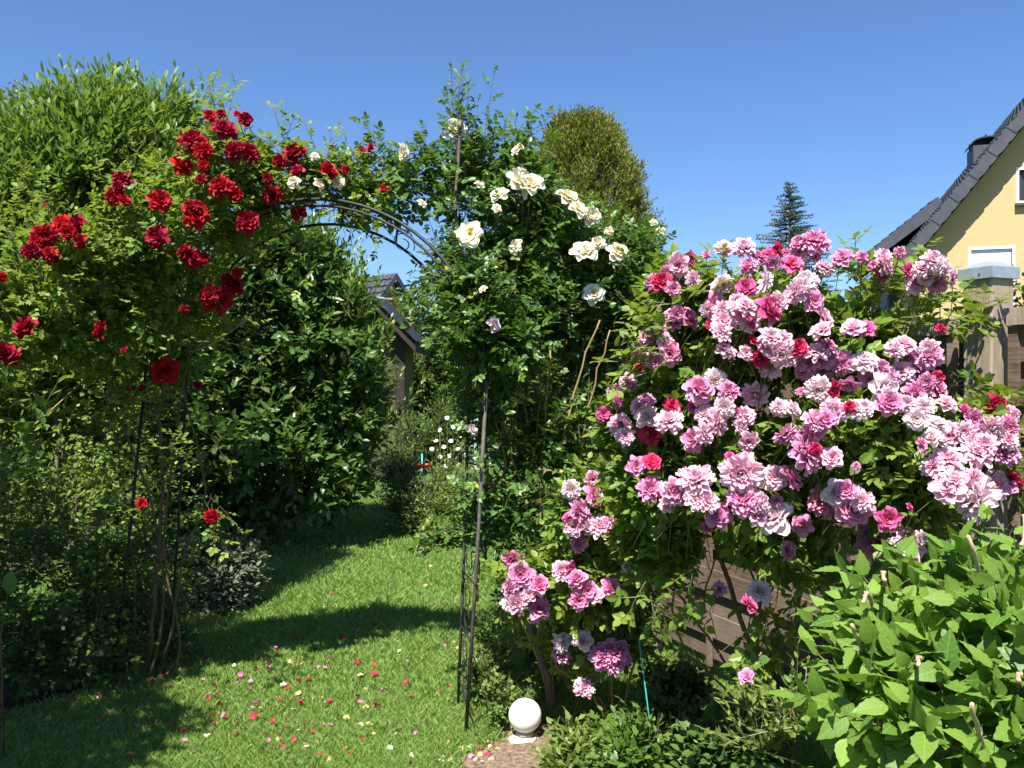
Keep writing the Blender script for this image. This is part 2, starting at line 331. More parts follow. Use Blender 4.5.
# ------------------------------------------------------------------ blooms
def bloom_mesh(name, mat, layers, cup=1., ruff=.12, seed=0, centre=None, g=5):
    """layers: (count, reach, start elevation, end elevation, width)"""
    rs = np.random.RandomState(seed); V = []; Fc = []; lay = []; edge = []; mi = []; n0 = 0
    for li, (cnt, reach, e0, e1, wd) in enumerate(layers):
        off = rs.rand()*6.28; lv = li/(len(layers)-1)
        for c_ in range(cnt):
            az = off+6.283*c_/cnt+rs.randn()*.13; rch = reach*(1+rs.randn()*.08); w_ = wd*(1+rs.randn()*.08); p1, p2 = rs.rand(2)*6.28; tilt = rs.randn()*.12
            radial = np.array([math.cos(az), math.sin(az), 0]); side = np.array([-math.sin(az), math.cos(az), 0]); up = np.array([0, 0, 1.])
            pos = radial*.03+up*(-.04*lv); stp = rch/(g-1)
            for i in range(g):
                b_ = i/(g-1); el = R(e0+(e1-e0)*b_)+tilt*b_
                hw = w_*(math.sin(math.pi*min(1, .13+b_*.72))**.8)
                if i == g-1: hw *= .74
                for j in range(g):
                    a = 2*j/(g-1)-1
                    tipd = 1-.1*a*a*b_
                    p = pos+side*a*hw-radial*(0)+(np.array([0, 0, 1])*math.cos(el)*-1+0)*0
                    nrmv = -radial*math.sin(el)+up*math.cos(el)
                    p = p*1.0+nrmv*(a*a*hw*.45*cup)+nrmv*ruff*rch*b_*b_*(math.sin(a*4.2+p1)*.5+math.sin(b_*5+a*7+p2)*.28)
                    p = p-radial*(1-tipd)*rch*.5
                    V.append(p); lay.append(lv); edge.append(max(0, b_-.55)/.45*(.4+.6*abs(a)) if i < g-1 else .9)
                pos = pos+(radial*math.cos(el)+up*math.sin(el))*stp
            for i in range(g-1):
                for j in range(g-1): q = n0+i*g+j; Fc.append((q, q+1, q+g+1, q+g)); mi.append(0)
            n0 += g*g
    if centre:
        for k in range(26):
            a = rs.rand()*6.28; r_ = centre*math.sqrt(rs.rand()); b0 = np.array([r_*math.cos(a)*.5, r_*math.sin(a)*.5, .0]); b1 = np.array([r_*math.cos(a), r_*math.sin(a), .2+.08*rs.rand()])
            s_ = .018
            V += [b0+[s_, 0, 0], b0-[s_, 0, 0], b1-[s_*1.6, 0, 0], b1+[s_*1.6, 0, 0]]; lay += [0]*4; edge += [0]*4; Fc.append((n0, n0+1, n0+2, n0+3)); mi.append(1); n0 += 4
    V = np.array(V); V[:, :2] /= max(1e-6, np.percentile(np.linalg.norm(V[:, :2], axis=1), 98)); V[:, 2] -= .0
    o = link(name, V, [np.array(Fc)], [mat, M['pollen']], None, {'lay': lay, 'edge': edge}, True, mi)
    me = o.data; bpy.data.objects.remove(o); return me
FULL = [(5, .34, 92, 95, .15), (8, .5, 88, 84, .17), (9, .62, 82, 70, .19), (11, .74, 72, 52, .2), (12, .86, 56, 32, .22), (12, .95, 38, 8, .24), (12, 1.0, 20, -18, .27), (8, 1.0, 0, -40, .3)]
GLOBE = [(4, .32, 92, 80, .2), (5, .42, 88, 70, .26), (6, .55, 78, 66, .33), (6, .68, 62, 55, .38), (7, .82, 45, 40, .4), (7, .92, 25, 12, .42), (5, .98, -5, -25, .4)]
OPEN = [(6, .5, 65, 40, .24), (7, .75, 45, 15, .3), (7, .95, 22, 0, .38), (5, 1.02, 5, -12, .42)]
FLAT = [(5, .62, 50, 20, .34), (6, .9, 25, 5, .42), (5, 1.0, 8, -8, .46)]
BM = {}
for col, shapes in (('red', (GLOBE, FULL, GLOBE)), ('white', (GLOBE, OPEN, FLAT)), ('pale', (FULL, FULL, OPEN)), ('blush', (FULL, GLOBE, FULL)), ('mid', (FULL, GLOBE, OPEN)), ('hot', (GLOBE, OPEN)), ('mauve', (FULL, FULL)), ('crimson', (GLOBE, OPEN))):
    BM[col] = [bloom_mesh('rose_bloom', M[col], s_, seed=37*i+len(col), ruff=.16 if col != 'red' else .2, cup=.8, centre=.2 if s_ in (OPEN, FLAT) else None) for i, s_ in enumerate(shapes)]
def put_bloom(parent, mesh, p, diam, face=None, name='bloom'):
    o = bpy.data.objects.new(name, mesh); COL.objects.link(o)
    f = Vector(face if face is not None else (RS.randn()*.6, -1+RS.randn()*.3, .5+RS.randn()*.5)).normalized()
    q = f.to_track_quat('Z', 'Y'); q = q @ Matrix.Rotation(RS.rand()*6.28, 3, 'Z').to_quaternion()
    o.rotation_mode = 'QUATERNION'; o.rotation_quaternion = q; s_ = diam/2*(1.22 if 'red' not in mesh.materials[0].name else 1.08); o.scale = (s_, s_, s_*(.85+.2*RS.rand()))
    o.parent = parent; o.location = Vector(p)-parent.location-f*s_*.25; return o
def blooms(parent, blobs, items, lift, fo, cap=100):
    """items: (px, py, diameter px, colour); the 100 largest are parts, the rest one part"""
    items = sorted(items, key=lambda q: -q[2]); rest = []
    for i, it in enumerate(items):
        px, py, dp, col = it[:4]; p = surf(blobs, px, py); d = p[1]-lift; p = P(px, py, d-RS.rand()*.05); me = BM[col][RS.randint(len(BM[col]))]
        if len(it) > 4: me = BM[col][it[4]]
        o = put_bloom(parent, me, p, dp/F*d)
        if i >= cap: rest.append(o)
        # green stalk behind the flower
        c0 = Vector(p)+Vector((0, .01, -.01)); c1 = c0+Vector((RS.randn()*.03, .08, -.09)); c2 = c1+Vector((RS.randn()*.04, .08, -.12))
        fo.stems(np.array([c0, c1]), np.array([c1, c2]), np.full(2, .0022))
    if rest:
        mats = []; V = []; Fq = []; LY = []; ED = []; MI = []; n0 = 0
        for o in rest:
            me = o.data; k = len(me.vertices); co = np.empty(k*3, np.float32); me.vertices.foreach_get('co', co); co = co.reshape(-1, 3)
            mtx = Matrix.LocRotScale(o.location, o.rotation_quaternion, o.scale); A = np.array(mtx)
            V.append(co@A[:3, :3].T+A[:3, 3]); fq = np.empty(len(me.loops), np.int32); me.loops.foreach_get('vertex_index', fq); Fq.append(fq.reshape(-1, 4)+n0); n0 += k
            for nm, dst in (('lay', LY), ('edge', ED)):
                a = np.empty(k, np.float32); me.attributes[nm].data.foreach_get('value', a); dst.append(a)
            ix = []
            for mm in me.materials:
                if mm not in mats: mats.append(mm)
                ix.append(mats.index(mm))
            mi = np.empty(len(me.polygons), np.int32); me.polygons.foreach_get('material_index', mi); MI.append(np.array(ix)[mi])
            bpy.data.objects.remove(o)
        r_ = link('blooms', np.concatenate(V), [np.concatenate(Fq)], mats, parent, {'lay': np.concatenate(LY), 'edge': np.concatenate(ED)}, True, np.concatenate(MI)); r_['kind'] = 'stuff'
# ================================================================== SETTING
def sheet(name, poly, z, mat, kind='structure'):
    o = link(name, [(x, y, z) for x, y in poly], [np.array([list(range(len(poly)))])], mat); o['kind'] = kind; return o
gx = 60; sheet('ground', [(-600, -300), (600, -300), (600, 1500), (-600, 1500)], 0, M['ground'])
# bare soil at the foot of the roses (uneven outline, slightly raised)
def patch(name, cx, cy, rx, ry, z, mat, seed):
    rs = np.random.RandomState(seed); V = [(cx, cy, z+.02)]; N = 40
    for ring, q in ((1, .5), (2, 1.)):
        for j in range(N):
            a = 6.283*j/N; k = q*(1+.14*math.sin(3*a+seed)+.09*math.sin(7*a)+rs.randn()*.03*ring)
            V.append((cx+rx*k*math.cos(a), cy+ry*k*math.sin(a), z+(.015 if ring == 1 else -.006)))
    F3 = [(0, 1+j, 1+(j+1) % N) for j in range(N)]; F4 = [(1+j, 1+N+j, 1+N+(j+1) % N, 1+(j+1) % N) for j in range(N)]
    o = link(name, V, [np.array(F3), np.array(F4)], mat, smooth=True); o['kind'] = 'structure'; return o
patch('soil', .22, 3.66, .46, .38, .009, M['soil'], 3)
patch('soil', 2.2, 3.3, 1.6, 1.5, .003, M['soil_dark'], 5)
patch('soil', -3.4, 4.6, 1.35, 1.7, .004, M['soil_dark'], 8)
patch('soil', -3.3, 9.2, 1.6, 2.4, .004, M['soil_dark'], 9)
kb = MB(); kb.box((-.9, 15.4, 0), (4.2, 15.65, .07)); tag(kb.build('kerb', M['paving']), None, None, kind='structure')
# lawn: single blades, denser towards the camera
N = 560000; yy = 1/(RS.rand(N)*(1/2.4-1/15.4)+1/15.4); xx = yy*(RS.rand(N)*1.1-.7)
an_ = np.arctan2((yy-3.66)/.4, (xx-.22)/.5); keepm = (np.hypot((xx-.22)/.5, (yy-3.66)/.4) > .78+.14*np.sin(3*an_+3)+.3*RS.rand(N)) & ~((xx < -2.35+.25*np.sin(yy*3)) & (yy > 3.9) & (yy < 6.3)) & (xx > -4.2)
xx, yy = xx[keepm], yy[keepm]; N = len(xx); h = (.022+.03*RS.rand(N))*(1+.35*np.sin(xx*2.1+1)*np.sin(yy*1.7)); a = RS.rand(N)*6.28; wd = .0014+.00055*yy; ln_ = RS.randn(N, 2)*.35
B = np.stack([xx, yy, np.zeros(N)], 1); s_ = np.stack([np.cos(a)*wd, np.sin(a)*wd, np.zeros(N)], 1)
V = np.stack([B-s_, B+s_, B+s_*.6+np.stack([ln_[:, 0]*h*.5, ln_[:, 1]*h*.5, h*.6], 1), B+np.stack([ln_[:, 0]*h*1.3, ln_[:, 1]*h*1.3, h], 1)], 1).reshape(-1, 3)
T = (np.array([(0, 1, 2), (0, 2, 3)])[None]+(np.arange(N)*4)[:, None, None]).reshape(-1, 3)
patchy = .5+.5*np.sin(xx*1.3+2*np.sin(yy*.9))*np.sin(yy*1.1+xx)
g_ = link('grass', V, [T], M['grass'], None, {'rnd': np.repeat(np.clip(RS.rand(N), 0, 1), 4), 'tip': np.tile([0, 0, .15, .45], N)*np.repeat(.4+.6*patchy, 4)}); tag(g_, 'short green lawn grass strewn with petals', 'grass', kind='stuff')

# ------------------------------------------------------------------ yellow house
def house_yellow():
    Y = 18.; TH = R(17); ct, st = math.cos(TH), math.sin(TH); ex, ez = P(893, 268, Y)[0], P(893, 268, Y)[2]
    def LP(px, py, yl=0.):                       # pixel -> coordinates in the gable's own frame, yl metres behind it
        q = (px-512)/F; xl = (q*(Y+yl*ct)-ex-yl*st)/(ct+q*st); d = Y-xl*st+yl*ct; return ex+xl, EYE-(py-384)/F*d
    root = thing('yellow_house', 'yellow rendered house with dark tiled roof and white roller shutter behind the fence', 'house', (ex, Y, 0)); root.rotation_euler = (0, 0, -TH)
    tx, tz = LP(1024, 109); sl_ = (tz-ez)/(tx-ex); rx = ex+4.6; rz = ez+(rx-ex)*sl_
    wx = ex+.5; th = .30
    wz = ez+(wx-ex)*sl_-th-.06
    w0, w1 = LP(971, 250), LP(1012, 250); w2 = LP(1019, 170); w3 = LP(1019, 201)
    win = [(w0[0], w0[1]-1.35, w1[0], w0[1]), (w2[0], w3[1], w2[0]+1.0, w2[1])]
    mb = MB(); x2 = 2*rx-wx
    xs = sorted({wx, x2, rx, *[q[0] for q in win], *[q[2] for q in win]})
    top = lambda x: wz+(min(x, 2*rx-x)-wx)*sl_
    for i in range(len(xs)-1):
        a_, b_ = xs[i], xs[i+1]; m_ = (a_+b_)/2; cuts = [0.]
        for q in win:
            if q[0]-1e-6 <= m_ <= q[2]+1e-6: cuts += [q[1], q[3]]
        cuts = sorted(cuts)
        for j in range(0, len(cuts), 2):
            lo = cuts[j]; last = j+1 >= len(cuts); ha, hb = (top(a_), top(b_)) if last else (cuts[j+1], cuts[j+1])
            mb.add([(a_, Y, lo), (b_, Y, lo), (b_, Y, hb), (a_, Y, ha)], [(0, 1, 2, 3)])
    for q in win:
        mb.add([(q[0], Y, q[1]), (q[2], Y, q[1]), (q[2], Y, q[3]), (q[0], Y, q[3]), (q[0], Y+.14, q[1]), (q[2], Y+.14, q[1]), (q[2], Y+.14, q[3]), (q[0], Y+.14, q[3])], [(0, 4, 5, 1), (1, 5, 6, 2), (2, 6, 7, 3), (3, 7, 4, 0)])
    mb.add([(wx, Y, 0), (wx, Y+9, 0), (wx, Y+9, wz), (wx, Y, wz)], [(0, 3, 2, 1)]); mb.add([(x2, Y, 0), (x2, Y+9, 0), (x2, Y+9, wz), (x2, Y, wz)], [(0, 1, 2, 3)])
    mb.add([(wx, Y+9, 0), (x2, Y+9, 0), (x2, Y+9, wz), (rx, Y+9, top(rx)), (wx, Y+9, wz)], [(0, 1, 2, 3, 4)])
    keep(mb.build('wall', M['render'], None), root)
    # main roof, real tile courses: stepped rows
    def slope(name, x0, z0, x1, z1, y0, y1, thick, rows):
        rb = []; V = []; UV = []; Fq = []; d = Vector((x1-x0, 0, z1-z0)); L_ = d.length; d.normalize(); nn = Vector((-d.z, 0, d.x));
        if nn.z < 0: nn = -nn
        k = 0; ny = int((y1-y0)/.3)
        for r_ in range(rows):
            a0 = L_*r_/rows; a1 = L_*(r_+1)/rows+.05
            for (o0, o1) in ((.035, .005),):
                for c_ in range(ny*3):
                    ya = y0+(y1-y0)*c_/(ny*3); yb = y0+(y1-y0)*(c_+1)/(ny*3); ha = .03*abs(math.sin(math.pi*c_/3)); hb = .03*abs(math.sin(math.pi*(c_+1)/3))
                    p = [Vector((x0, ya, z0))+d*a0+nn*(o0+ha), Vector((x0, yb, z0))+d*a0+nn*(o0+hb), Vector((x0, yb, z0))+d*a1+nn*(o1+hb), Vector((x0, ya, z0))+d*a1+nn*(o1+ha), Vector((x0, ya, z0))+d*a0+nn*(o0-.035), Vector((x0, yb, z0))+d*a0+nn*(o0-.035)]
                    V += p; Fq += [(k, k+1, k+2, k+3), (k+4, k+5, k+1, k)]; k += 6
                    UV += [(ya, a0), (yb, a0), (yb, a1), (ya, a1)]+[(ya, a0), (yb, a0), (yb, a0), (ya, a0)]
        return link(name, V, [np.array(Fq)], M['tiles'], None, uv=UV)
    L_ = math.hypot(rx-ex, rz-ez)
    ro = keep(slope('roof', ex, ez, rx, rz, Y-.42, Y+9.3, .2, int(L_/.34)), root)
    un = MB(); d = Vector((rx-ex, 0, rz-ez)).normalized(); nn = Vector((-d.z, 0, d.x))
    for sgn in (1, -1):
        E = Vector((ex if sgn > 0 else 2*rx-ex, 0, ez)); T_ = Vector((rx, 0, rz)); n2 = Vector((nn.x*sgn, 0, nn.z))
        q = [E-n2*.03, T_-Vector((0, 0, .03)), T_-Vector((0, 0, th)), E-n2*.16]
        un.add([v+Vector((0, Y-.36, 0)) for v in q]+[v+Vector((0, Y+9.25, 0)) for v in q], [(0, 1, 2, 3), (7, 6, 5, 4), (3, 2, 6, 7), (0, 3, 7, 4), (0, 4, 5, 1)])
    un.build('eaves', M['verge'], ro)
    # verge tiles hanging down over the gable edge
    vt = MB(); cnt = int(L_/.27)
    for i in range(cnt):
        a0 = L_*i/cnt; a1 = a0+L_/cnt*1.12; E = Vector((ex, 0, ez)); p0 = E+d*a0+nn*.045; p1 = E+d*a1+nn*.02; dn = .21
        q = [p0, p1, p1-nn*dn, (p0+p1)/2-nn*(dn+.014), p0-nn*dn]
        vt.add([v+Vector((0, Y-.47+.012*(i % 2), 0)) for v in q]+[v+Vector((0, Y-.42+.012*(i % 2), 0)) for v in q], [(0, 1, 2, 3, 4), (9, 8, 7, 6, 5)]+[(j, j+5, (j+1) % 5+5, (j+1) % 5) for j in range(5)])
    vt.build('verge_tiles', M['verge'], ro)
    # lower side roof with a flatter pitch, further back
    a_ = LP(869, 253, 2.2); bb = LP(938, 198, 2.2); a = (a_[0], 0, a_[1]); b_ = (bb[0], 0, bb[1])
    lr = keep(slope('side_roof', a[0], a[2], b_[0], b_[2], 20.2, 25, .2, 9), root)
    lb = MB(); d2 = Vector((b_[0]-a[0], 0, b_[2]-a[2])).normalized(); n2 = Vector((-d2.z, 0, d2.x)); A = Vector((a[0], 0, a[2])); B_ = Vector((b_[0], 0, b_[2]))
    q = [A+n2*.02, B_+n2*.02, B_-n2*.26, A-n2*.2]
    lb.add([v+Vector((0, 20.16, 0)) for v in q]+[v+Vector((0, 25, 0)) for v in q], [(0, 1, 2, 3), (3, 2, 6, 7), (0, 3, 7, 4)])
    lb.build('verge_tiles', M['verge'], lr)
    lw = MB(); lw.box((a[0]+.5, 20.9, 0), (wx+1.4, 24.8, a[2]+.25)); keep(lw.build('side_wall', M['verge'], None), root)
    # chimney with curved hood
    cc = LP(981, 163, 3); c0 = (cc[0], 21, cc[1]); ch = MB(); ch.box((c0[0]-.22, 20.7, c0[2]-.8), (c0[0]+.42, 21.4, c0[2]+.35)); chm = keep(ch.build('chimney', M['verge'], None), root)
    hd = MB(); n_ = 10
    for s0 in range(n_):
        a0 = math.pi*s0/n_; a1 = math.pi*(s0+1)/n_
        hd.box((0, 0, 0), (.0, 0, 0)) if False else None
        pts = [(c0[0]+.1-.36*math.cos(t_), yv, c0[2]+.36+.15*math.sin(t_)) for t_ in (a0, a1) for yv in (20.65, 21.45)]
        pts2 = [(x, y, z+.03) for x, y, z in pts]
        hd.add(pts+pts2, [(0, 1, 3, 2), (4, 6, 7, 5), (0, 2, 6, 4), (1, 5, 7, 3)])
    hd.tube([(c0[0]+.1, 21, c0[2]+.5), (c0[0]+.1, 21, c0[2]+.66)], .02, 5)
    for dx in (-.3, .5): hd.tube([(c0[0]+dx*.8, 21, c0[2]+.3), (c0[0]+dx*.8, 21, c0[2]+.46)], .02, 5)
    hd.build('chimney_hood', M['iron'], chm)
    for i, q in enumerate(win):
        fr = MB(); t = .055; x0, z0, x1, z1 = q; y0, y1 = Y-.012, Y+.1
        fr.box((x0-t, y0, z1), (x1+t, y1, z1+t)); fr.box((x0-t, y0, z0-t), (x1+t, y1, z0)); fr.box((x0-t, y0, z0), (x0, y1, z1)); fr.box((x1, y0, z0), (x1+t, y1, z1))
        wf = keep(fr.build('window', M['whitepaint'], None), root)
        pn = MB(); pn.box((x0+.02, Y+.09, z0+.02), (x1-.02, Y+.1, z1-.02)); pn.build('pane', M['glass'], wf)
        if i == 1:
            mu = MB(); mu.box((x0, Y+.05, z0), (x0+.06, Y+.088, z1)); mu.box((x0+.52, Y+.05, z0), (x0+.58, Y+.088, z1)); mu.build('sash', M['darkwood'], wf)
            sb = MB(); sb.box((x0-.08, Y-.1, z0-t-.05), (x1+.08, Y-.014, z0-t)); sb.build('sill', M['verge'], wf)
        else:
            sh = MB(); zz = z1
            for k in range(9): sh.box((x0+.01, Y+.03+(.004 if k % 2 else 0), zz-.052), (x1-.01, Y+.06, zz)); zz -= .055
            sh.build('roller_shutter', M['whitepaint'], wf)
house_yellow()
# ------------------------------------------------------------------ far grey-roofed house with scaffold
def house_far():
    c = P(391, 274, 40); root = thing('grey_roofed_house', 'distant house with grey tiled roof and brown gable behind the garden shed', 'house', (c[0], c[1], 0))
    g = Vector((.66, .75, 0)); rd = Vector((-.75, .66, 0)); A = Vector((c[0], c[1], 0)); top = float(c[2]); w_, h_ = 4., 4.7
    n0, n1 = A-g*w_, A+g*w_; L_ = 11.; z = lambda v, q: Vector((v.x, v.y, q))
    wb = MB(); i0, i1 = A-g*(w_-.4), A+g*(w_-.4)
    wb.add([z(i0, 0), z(i1, 0), z(i1, top-h_), z(A, top-.25), z(i0, top-h_)], [(0, 1, 2, 3, 4)])
    wb.add([z(i0, 0), z(i0+rd*L_, 0), z(i0+rd*L_, top-h_), z(i0, top-h_)], [(0, 3, 2, 1)]); wb.add([z(i1, 0), z(i1+rd*L_, 0), z(i1+rd*L_, top-h_), z(i1, top-h_)], [(0, 1, 2, 3)])
    keep(wb.build('wall', M['brick'], None), root)
    V = []; UV = []; Fq = []; k = 0
    for e in (n0, n1):
        for r_ in range(14):
            f0, f1 = r_/14, (r_+1)/14
            for c_ in range(60):
                s0, s1 = c_/60, (c_+1)/60
                def pt(s, f, lift): q = e+(A-e)*f+rd*(L_*s-.4)+Vector((0, 0, 0)); return Vector((q.x, q.y, top-h_+h_*f+lift+.05*abs(math.sin(s*math.pi*30))))
                V += [pt(s0, f0, .06), pt(s1, f0, .06), pt(s1, f1, 0), pt(s0, f1, 0)]; Fq.append((k, k+1, k+2, k+3)); k += 4; UV += [(s0*L_, f0*6), (s1*L_, f0*6), (s1*L_, f1*6), (s0*L_, f1*6)]
    ro = keep(link('roof', V, [np.array(Fq)], M['tiles'], None, uv=UV), root)
    vb = MB()
    for e in (n0, n1):
        a_ = A-rd*.42+Vector((0, 0, top+.02)); b_ = e-rd*.42+Vector((0, 0, top-h_+.02)); vb.add([a_, b_, b_-Vector((0, 0, .3)), a_-Vector((0, 0, .3)), a_+rd*.08, b_+rd*.08, b_+rd*.08-Vector((0, 0, .3)), a_+rd*.08-Vector((0, 0, .3))], [(0, 1, 2, 3), (4, 7, 6, 5), (3, 2, 6, 7), (0, 4, 5, 1)])
    vb.build('barge_board', M['verge'], ro)
    sc_ = thing('scaffold', 'white pole scaffold standing against the brown gable of the far house', 'scaffold', (A.x, A.y, 0)); of = -rd*1.1
    for s in (-2.2, .2, 2.6):
        pb = MB(); q = A+g*s+of; pb.tube([(q.x, q.y, 0), (q.x, q.y, top-1.1-abs(s)*.35)], .05, 5); keep(pb.build('pole', M['metal'], None), sc_)
    for zz in (top-1.3, top-2.1, top-3.2):
        rb = MB(); a_ = A+g*(-2.2)+of; b_ = A+g*2.8+of; rb.tube([(a_.x, a_.y, zz), (b_.x, b_.y, zz)], .045, 5); keep(rb.build('rail', M['metal'], None), sc_)
house_far()
# ------------------------------------------------------------------ garden shed
def shed():
    d = 14.; ap = P(372, 296, d); ev = P(416, 343, d); wr = P(398, 345, d); root = thing('garden_shed', 'small dark brown garden shed with overhanging gable roof beside the laurel', 'shed', (ap[0], d+1, 0))
    hw = wr[0]-ap[0]; he = ev[0]-ap[0]; az, ez = ap[2], ev[2]; sl_ = (az-ez)/he; D = 2.2
    wb = MB(); a0 = ap[0]; tz = az-.16; wz = az-hw*sl_-.16
    wb.add([(a0-hw, d+.35, 0), (a0+hw, d+.35, 0), (a0+hw, d+.35, wz), (a0, d+.35, tz), (a0-hw, d+.35, wz), (a0-hw, d+D, 0), (a0+hw, d+D, 0), (a0+hw, d+D, wz), (a0, d+D, tz), (a0-hw, d+D, wz)], [(0, 1, 2, 3, 4), (9, 8, 7, 6, 5), (1, 6, 7, 2), (0, 4, 9, 5)])
    keep(wb.build('wall', M['olive'], None), root)
    for sx in (-1, 1):
        pb = MB(); pb.box((a0+sx*hw-.08, d+.2, 0), (a0+sx*hw+.08, d+.345, wz+.04)); keep(pb.build('corner_post', M['darkwood'], None), root)
    rb = MB()
    for sx in (-1, 1):
        q = [(a0, az), (a0+sx*he, ez), (a0+sx*he, ez-.15), (a0, az-.15)]
        rb.add([(x, d-.1, z) for x, z in q]+[(x, d+D+.2, z) for x, z in q], [(0, 1, 2, 3), (7, 6, 5, 4), (0, 4, 5, 1), (1, 5, 6, 2), (2, 6, 7, 3)])
    ro = keep(rb.build('roof', M['darkwood'], None), root)
    rf = MB()
    for sx in (-1, 1):
        q = [(a0, az+.035), (a0+sx*(he+.03), ez+.035), (a0+sx*(he+.03), ez+.006), (a0, az+.006)]
        rf.add([(x, d-.16, z) for x, z in q]+[(x, d+D+.25, z) for x, z in q], [(0, 1, 2, 3), (7, 6, 5, 4), (0, 4, 5, 1), (1, 5, 6, 2)])
    rf.build('roof_felt', M['iron'], ro)
shed()
# ------------------------------------------------------------------ fence
def fence():
    root = thing('wooden_fence', 'weathered brown board fence with grey capped post behind the pink roses', 'fence', (1.3, 3.9, 0))
    O = Vector((3.03, 0, 0)); dr = Vector((-.43, 1, 0)).normalized(); nr = Vector((-dr.y, dr.x, 0))   # nr points to the garden side
    if nr.y > 0: nr = -nr
    def at(Y): return Vector((3.03-.43*Y, Y, 0))
    def mtx(o): return Matrix(((dr.x, nr.x, 0, o.x), (dr.y, nr.y, 0, o.y), (0, 0, 1, 0), (0, 0, 0, 1)))
    def post(Y, h, w=.058, cap=True):
        m_ = mtx(at(Y)); pb = MB(); b = .006
        for (lo, hi) in (((-w, -w+b), (w, w-b)), ((-w+b, -w), (w-b, w))): pass
        prof = [(-w+b, -w), (w-b, -w), (w, -w+b), (w, w-b), (w-b, w), (-w+b, w), (-w, w-b), (-w, -w+b)]
        pb.add([m_ @ Vector((x, y, z)) for z in (0, h) for x, y in prof], [tuple(range(8))[::-1], tuple(range(8, 16))]+[(i, (i+1) % 8, (i+1) % 8+8, i+8) for i in range(8)])
        po = keep(pb.build('post', M['wood_post'], None), root)
        if cap:
            cb = MB(); c = w+.012; t = w*.45
            V = [m_ @ Vector((x*c, y*c, h-.028)) for x, y in ((-1, -1), (1, -1), (1, 1), (-1, 1))]+[m_ @ Vector((x*c, y*c, h+.012)) for x, y in ((-1, -1), (1, -1), (1, 1), (-1, 1))]+[m_ @ Vector((x*t, y*t, h+.036)) for x, y in ((-1, -1), (1, -1), (1, 1), (-1, 1))]
            cb.add(V, [(0, 1, 5, 4), (1, 2, 6, 5), (2, 3, 7, 6), (3, 0, 4, 7), (4, 5, 9, 8), (5, 6, 10, 9), (6, 7, 11, 10), (7, 4, 8, 11), (8, 9, 10, 11), (3, 2, 1, 0)])
            for sx in (-.3,): cb.tube([m_ @ Vector((sx*c, c, h-.008)), m_ @ Vector((sx*c, c+.004, h-.008))], .004, 8)
            cb.build('post_cap', M['cap'], po)
    post(3.08, 2.0); post(5.12, 1.86, .045, False); post(1.2, 2.0)
    def panel(Y0, Y1, top, bot):
        L = (at(Y1)-at(Y0)).length; m_ = mtx(at(Y0)); p = MB(); z = bot; i = 0; rs = np.random.RandomState(int(Y0*10))
        while z < top-.12:
            hgt = .125; y0 = .012 if i % 2 else -.012
            p.box((.05, y0-.006, z+rs.rand()*.004), (L-.05, y0+.006, z+hgt), m_); z += .118; i += 1
        for s in (.04, L*.27, L*.5, L*.73, L-.075):
            p.box((s, -.034, bot-.03), (s+.035, -.0185, top-.07), m_); p.box((s+.003, .0185, bot-.03), (s+.038, .036, top-.07), m_)
        b1 = keep(p.build('panel', M['wood'], None), root)
        r_ = MB(); r_.box((.04, -.045, top-.068), (L-.04, .048, top-.008), m_); r_.build('top_rail', M['wood_post'], b1)
    panel(3.14, 5.06, 1.85, .14); panel(1.26, 3.02, 1.87, .14)
fence()
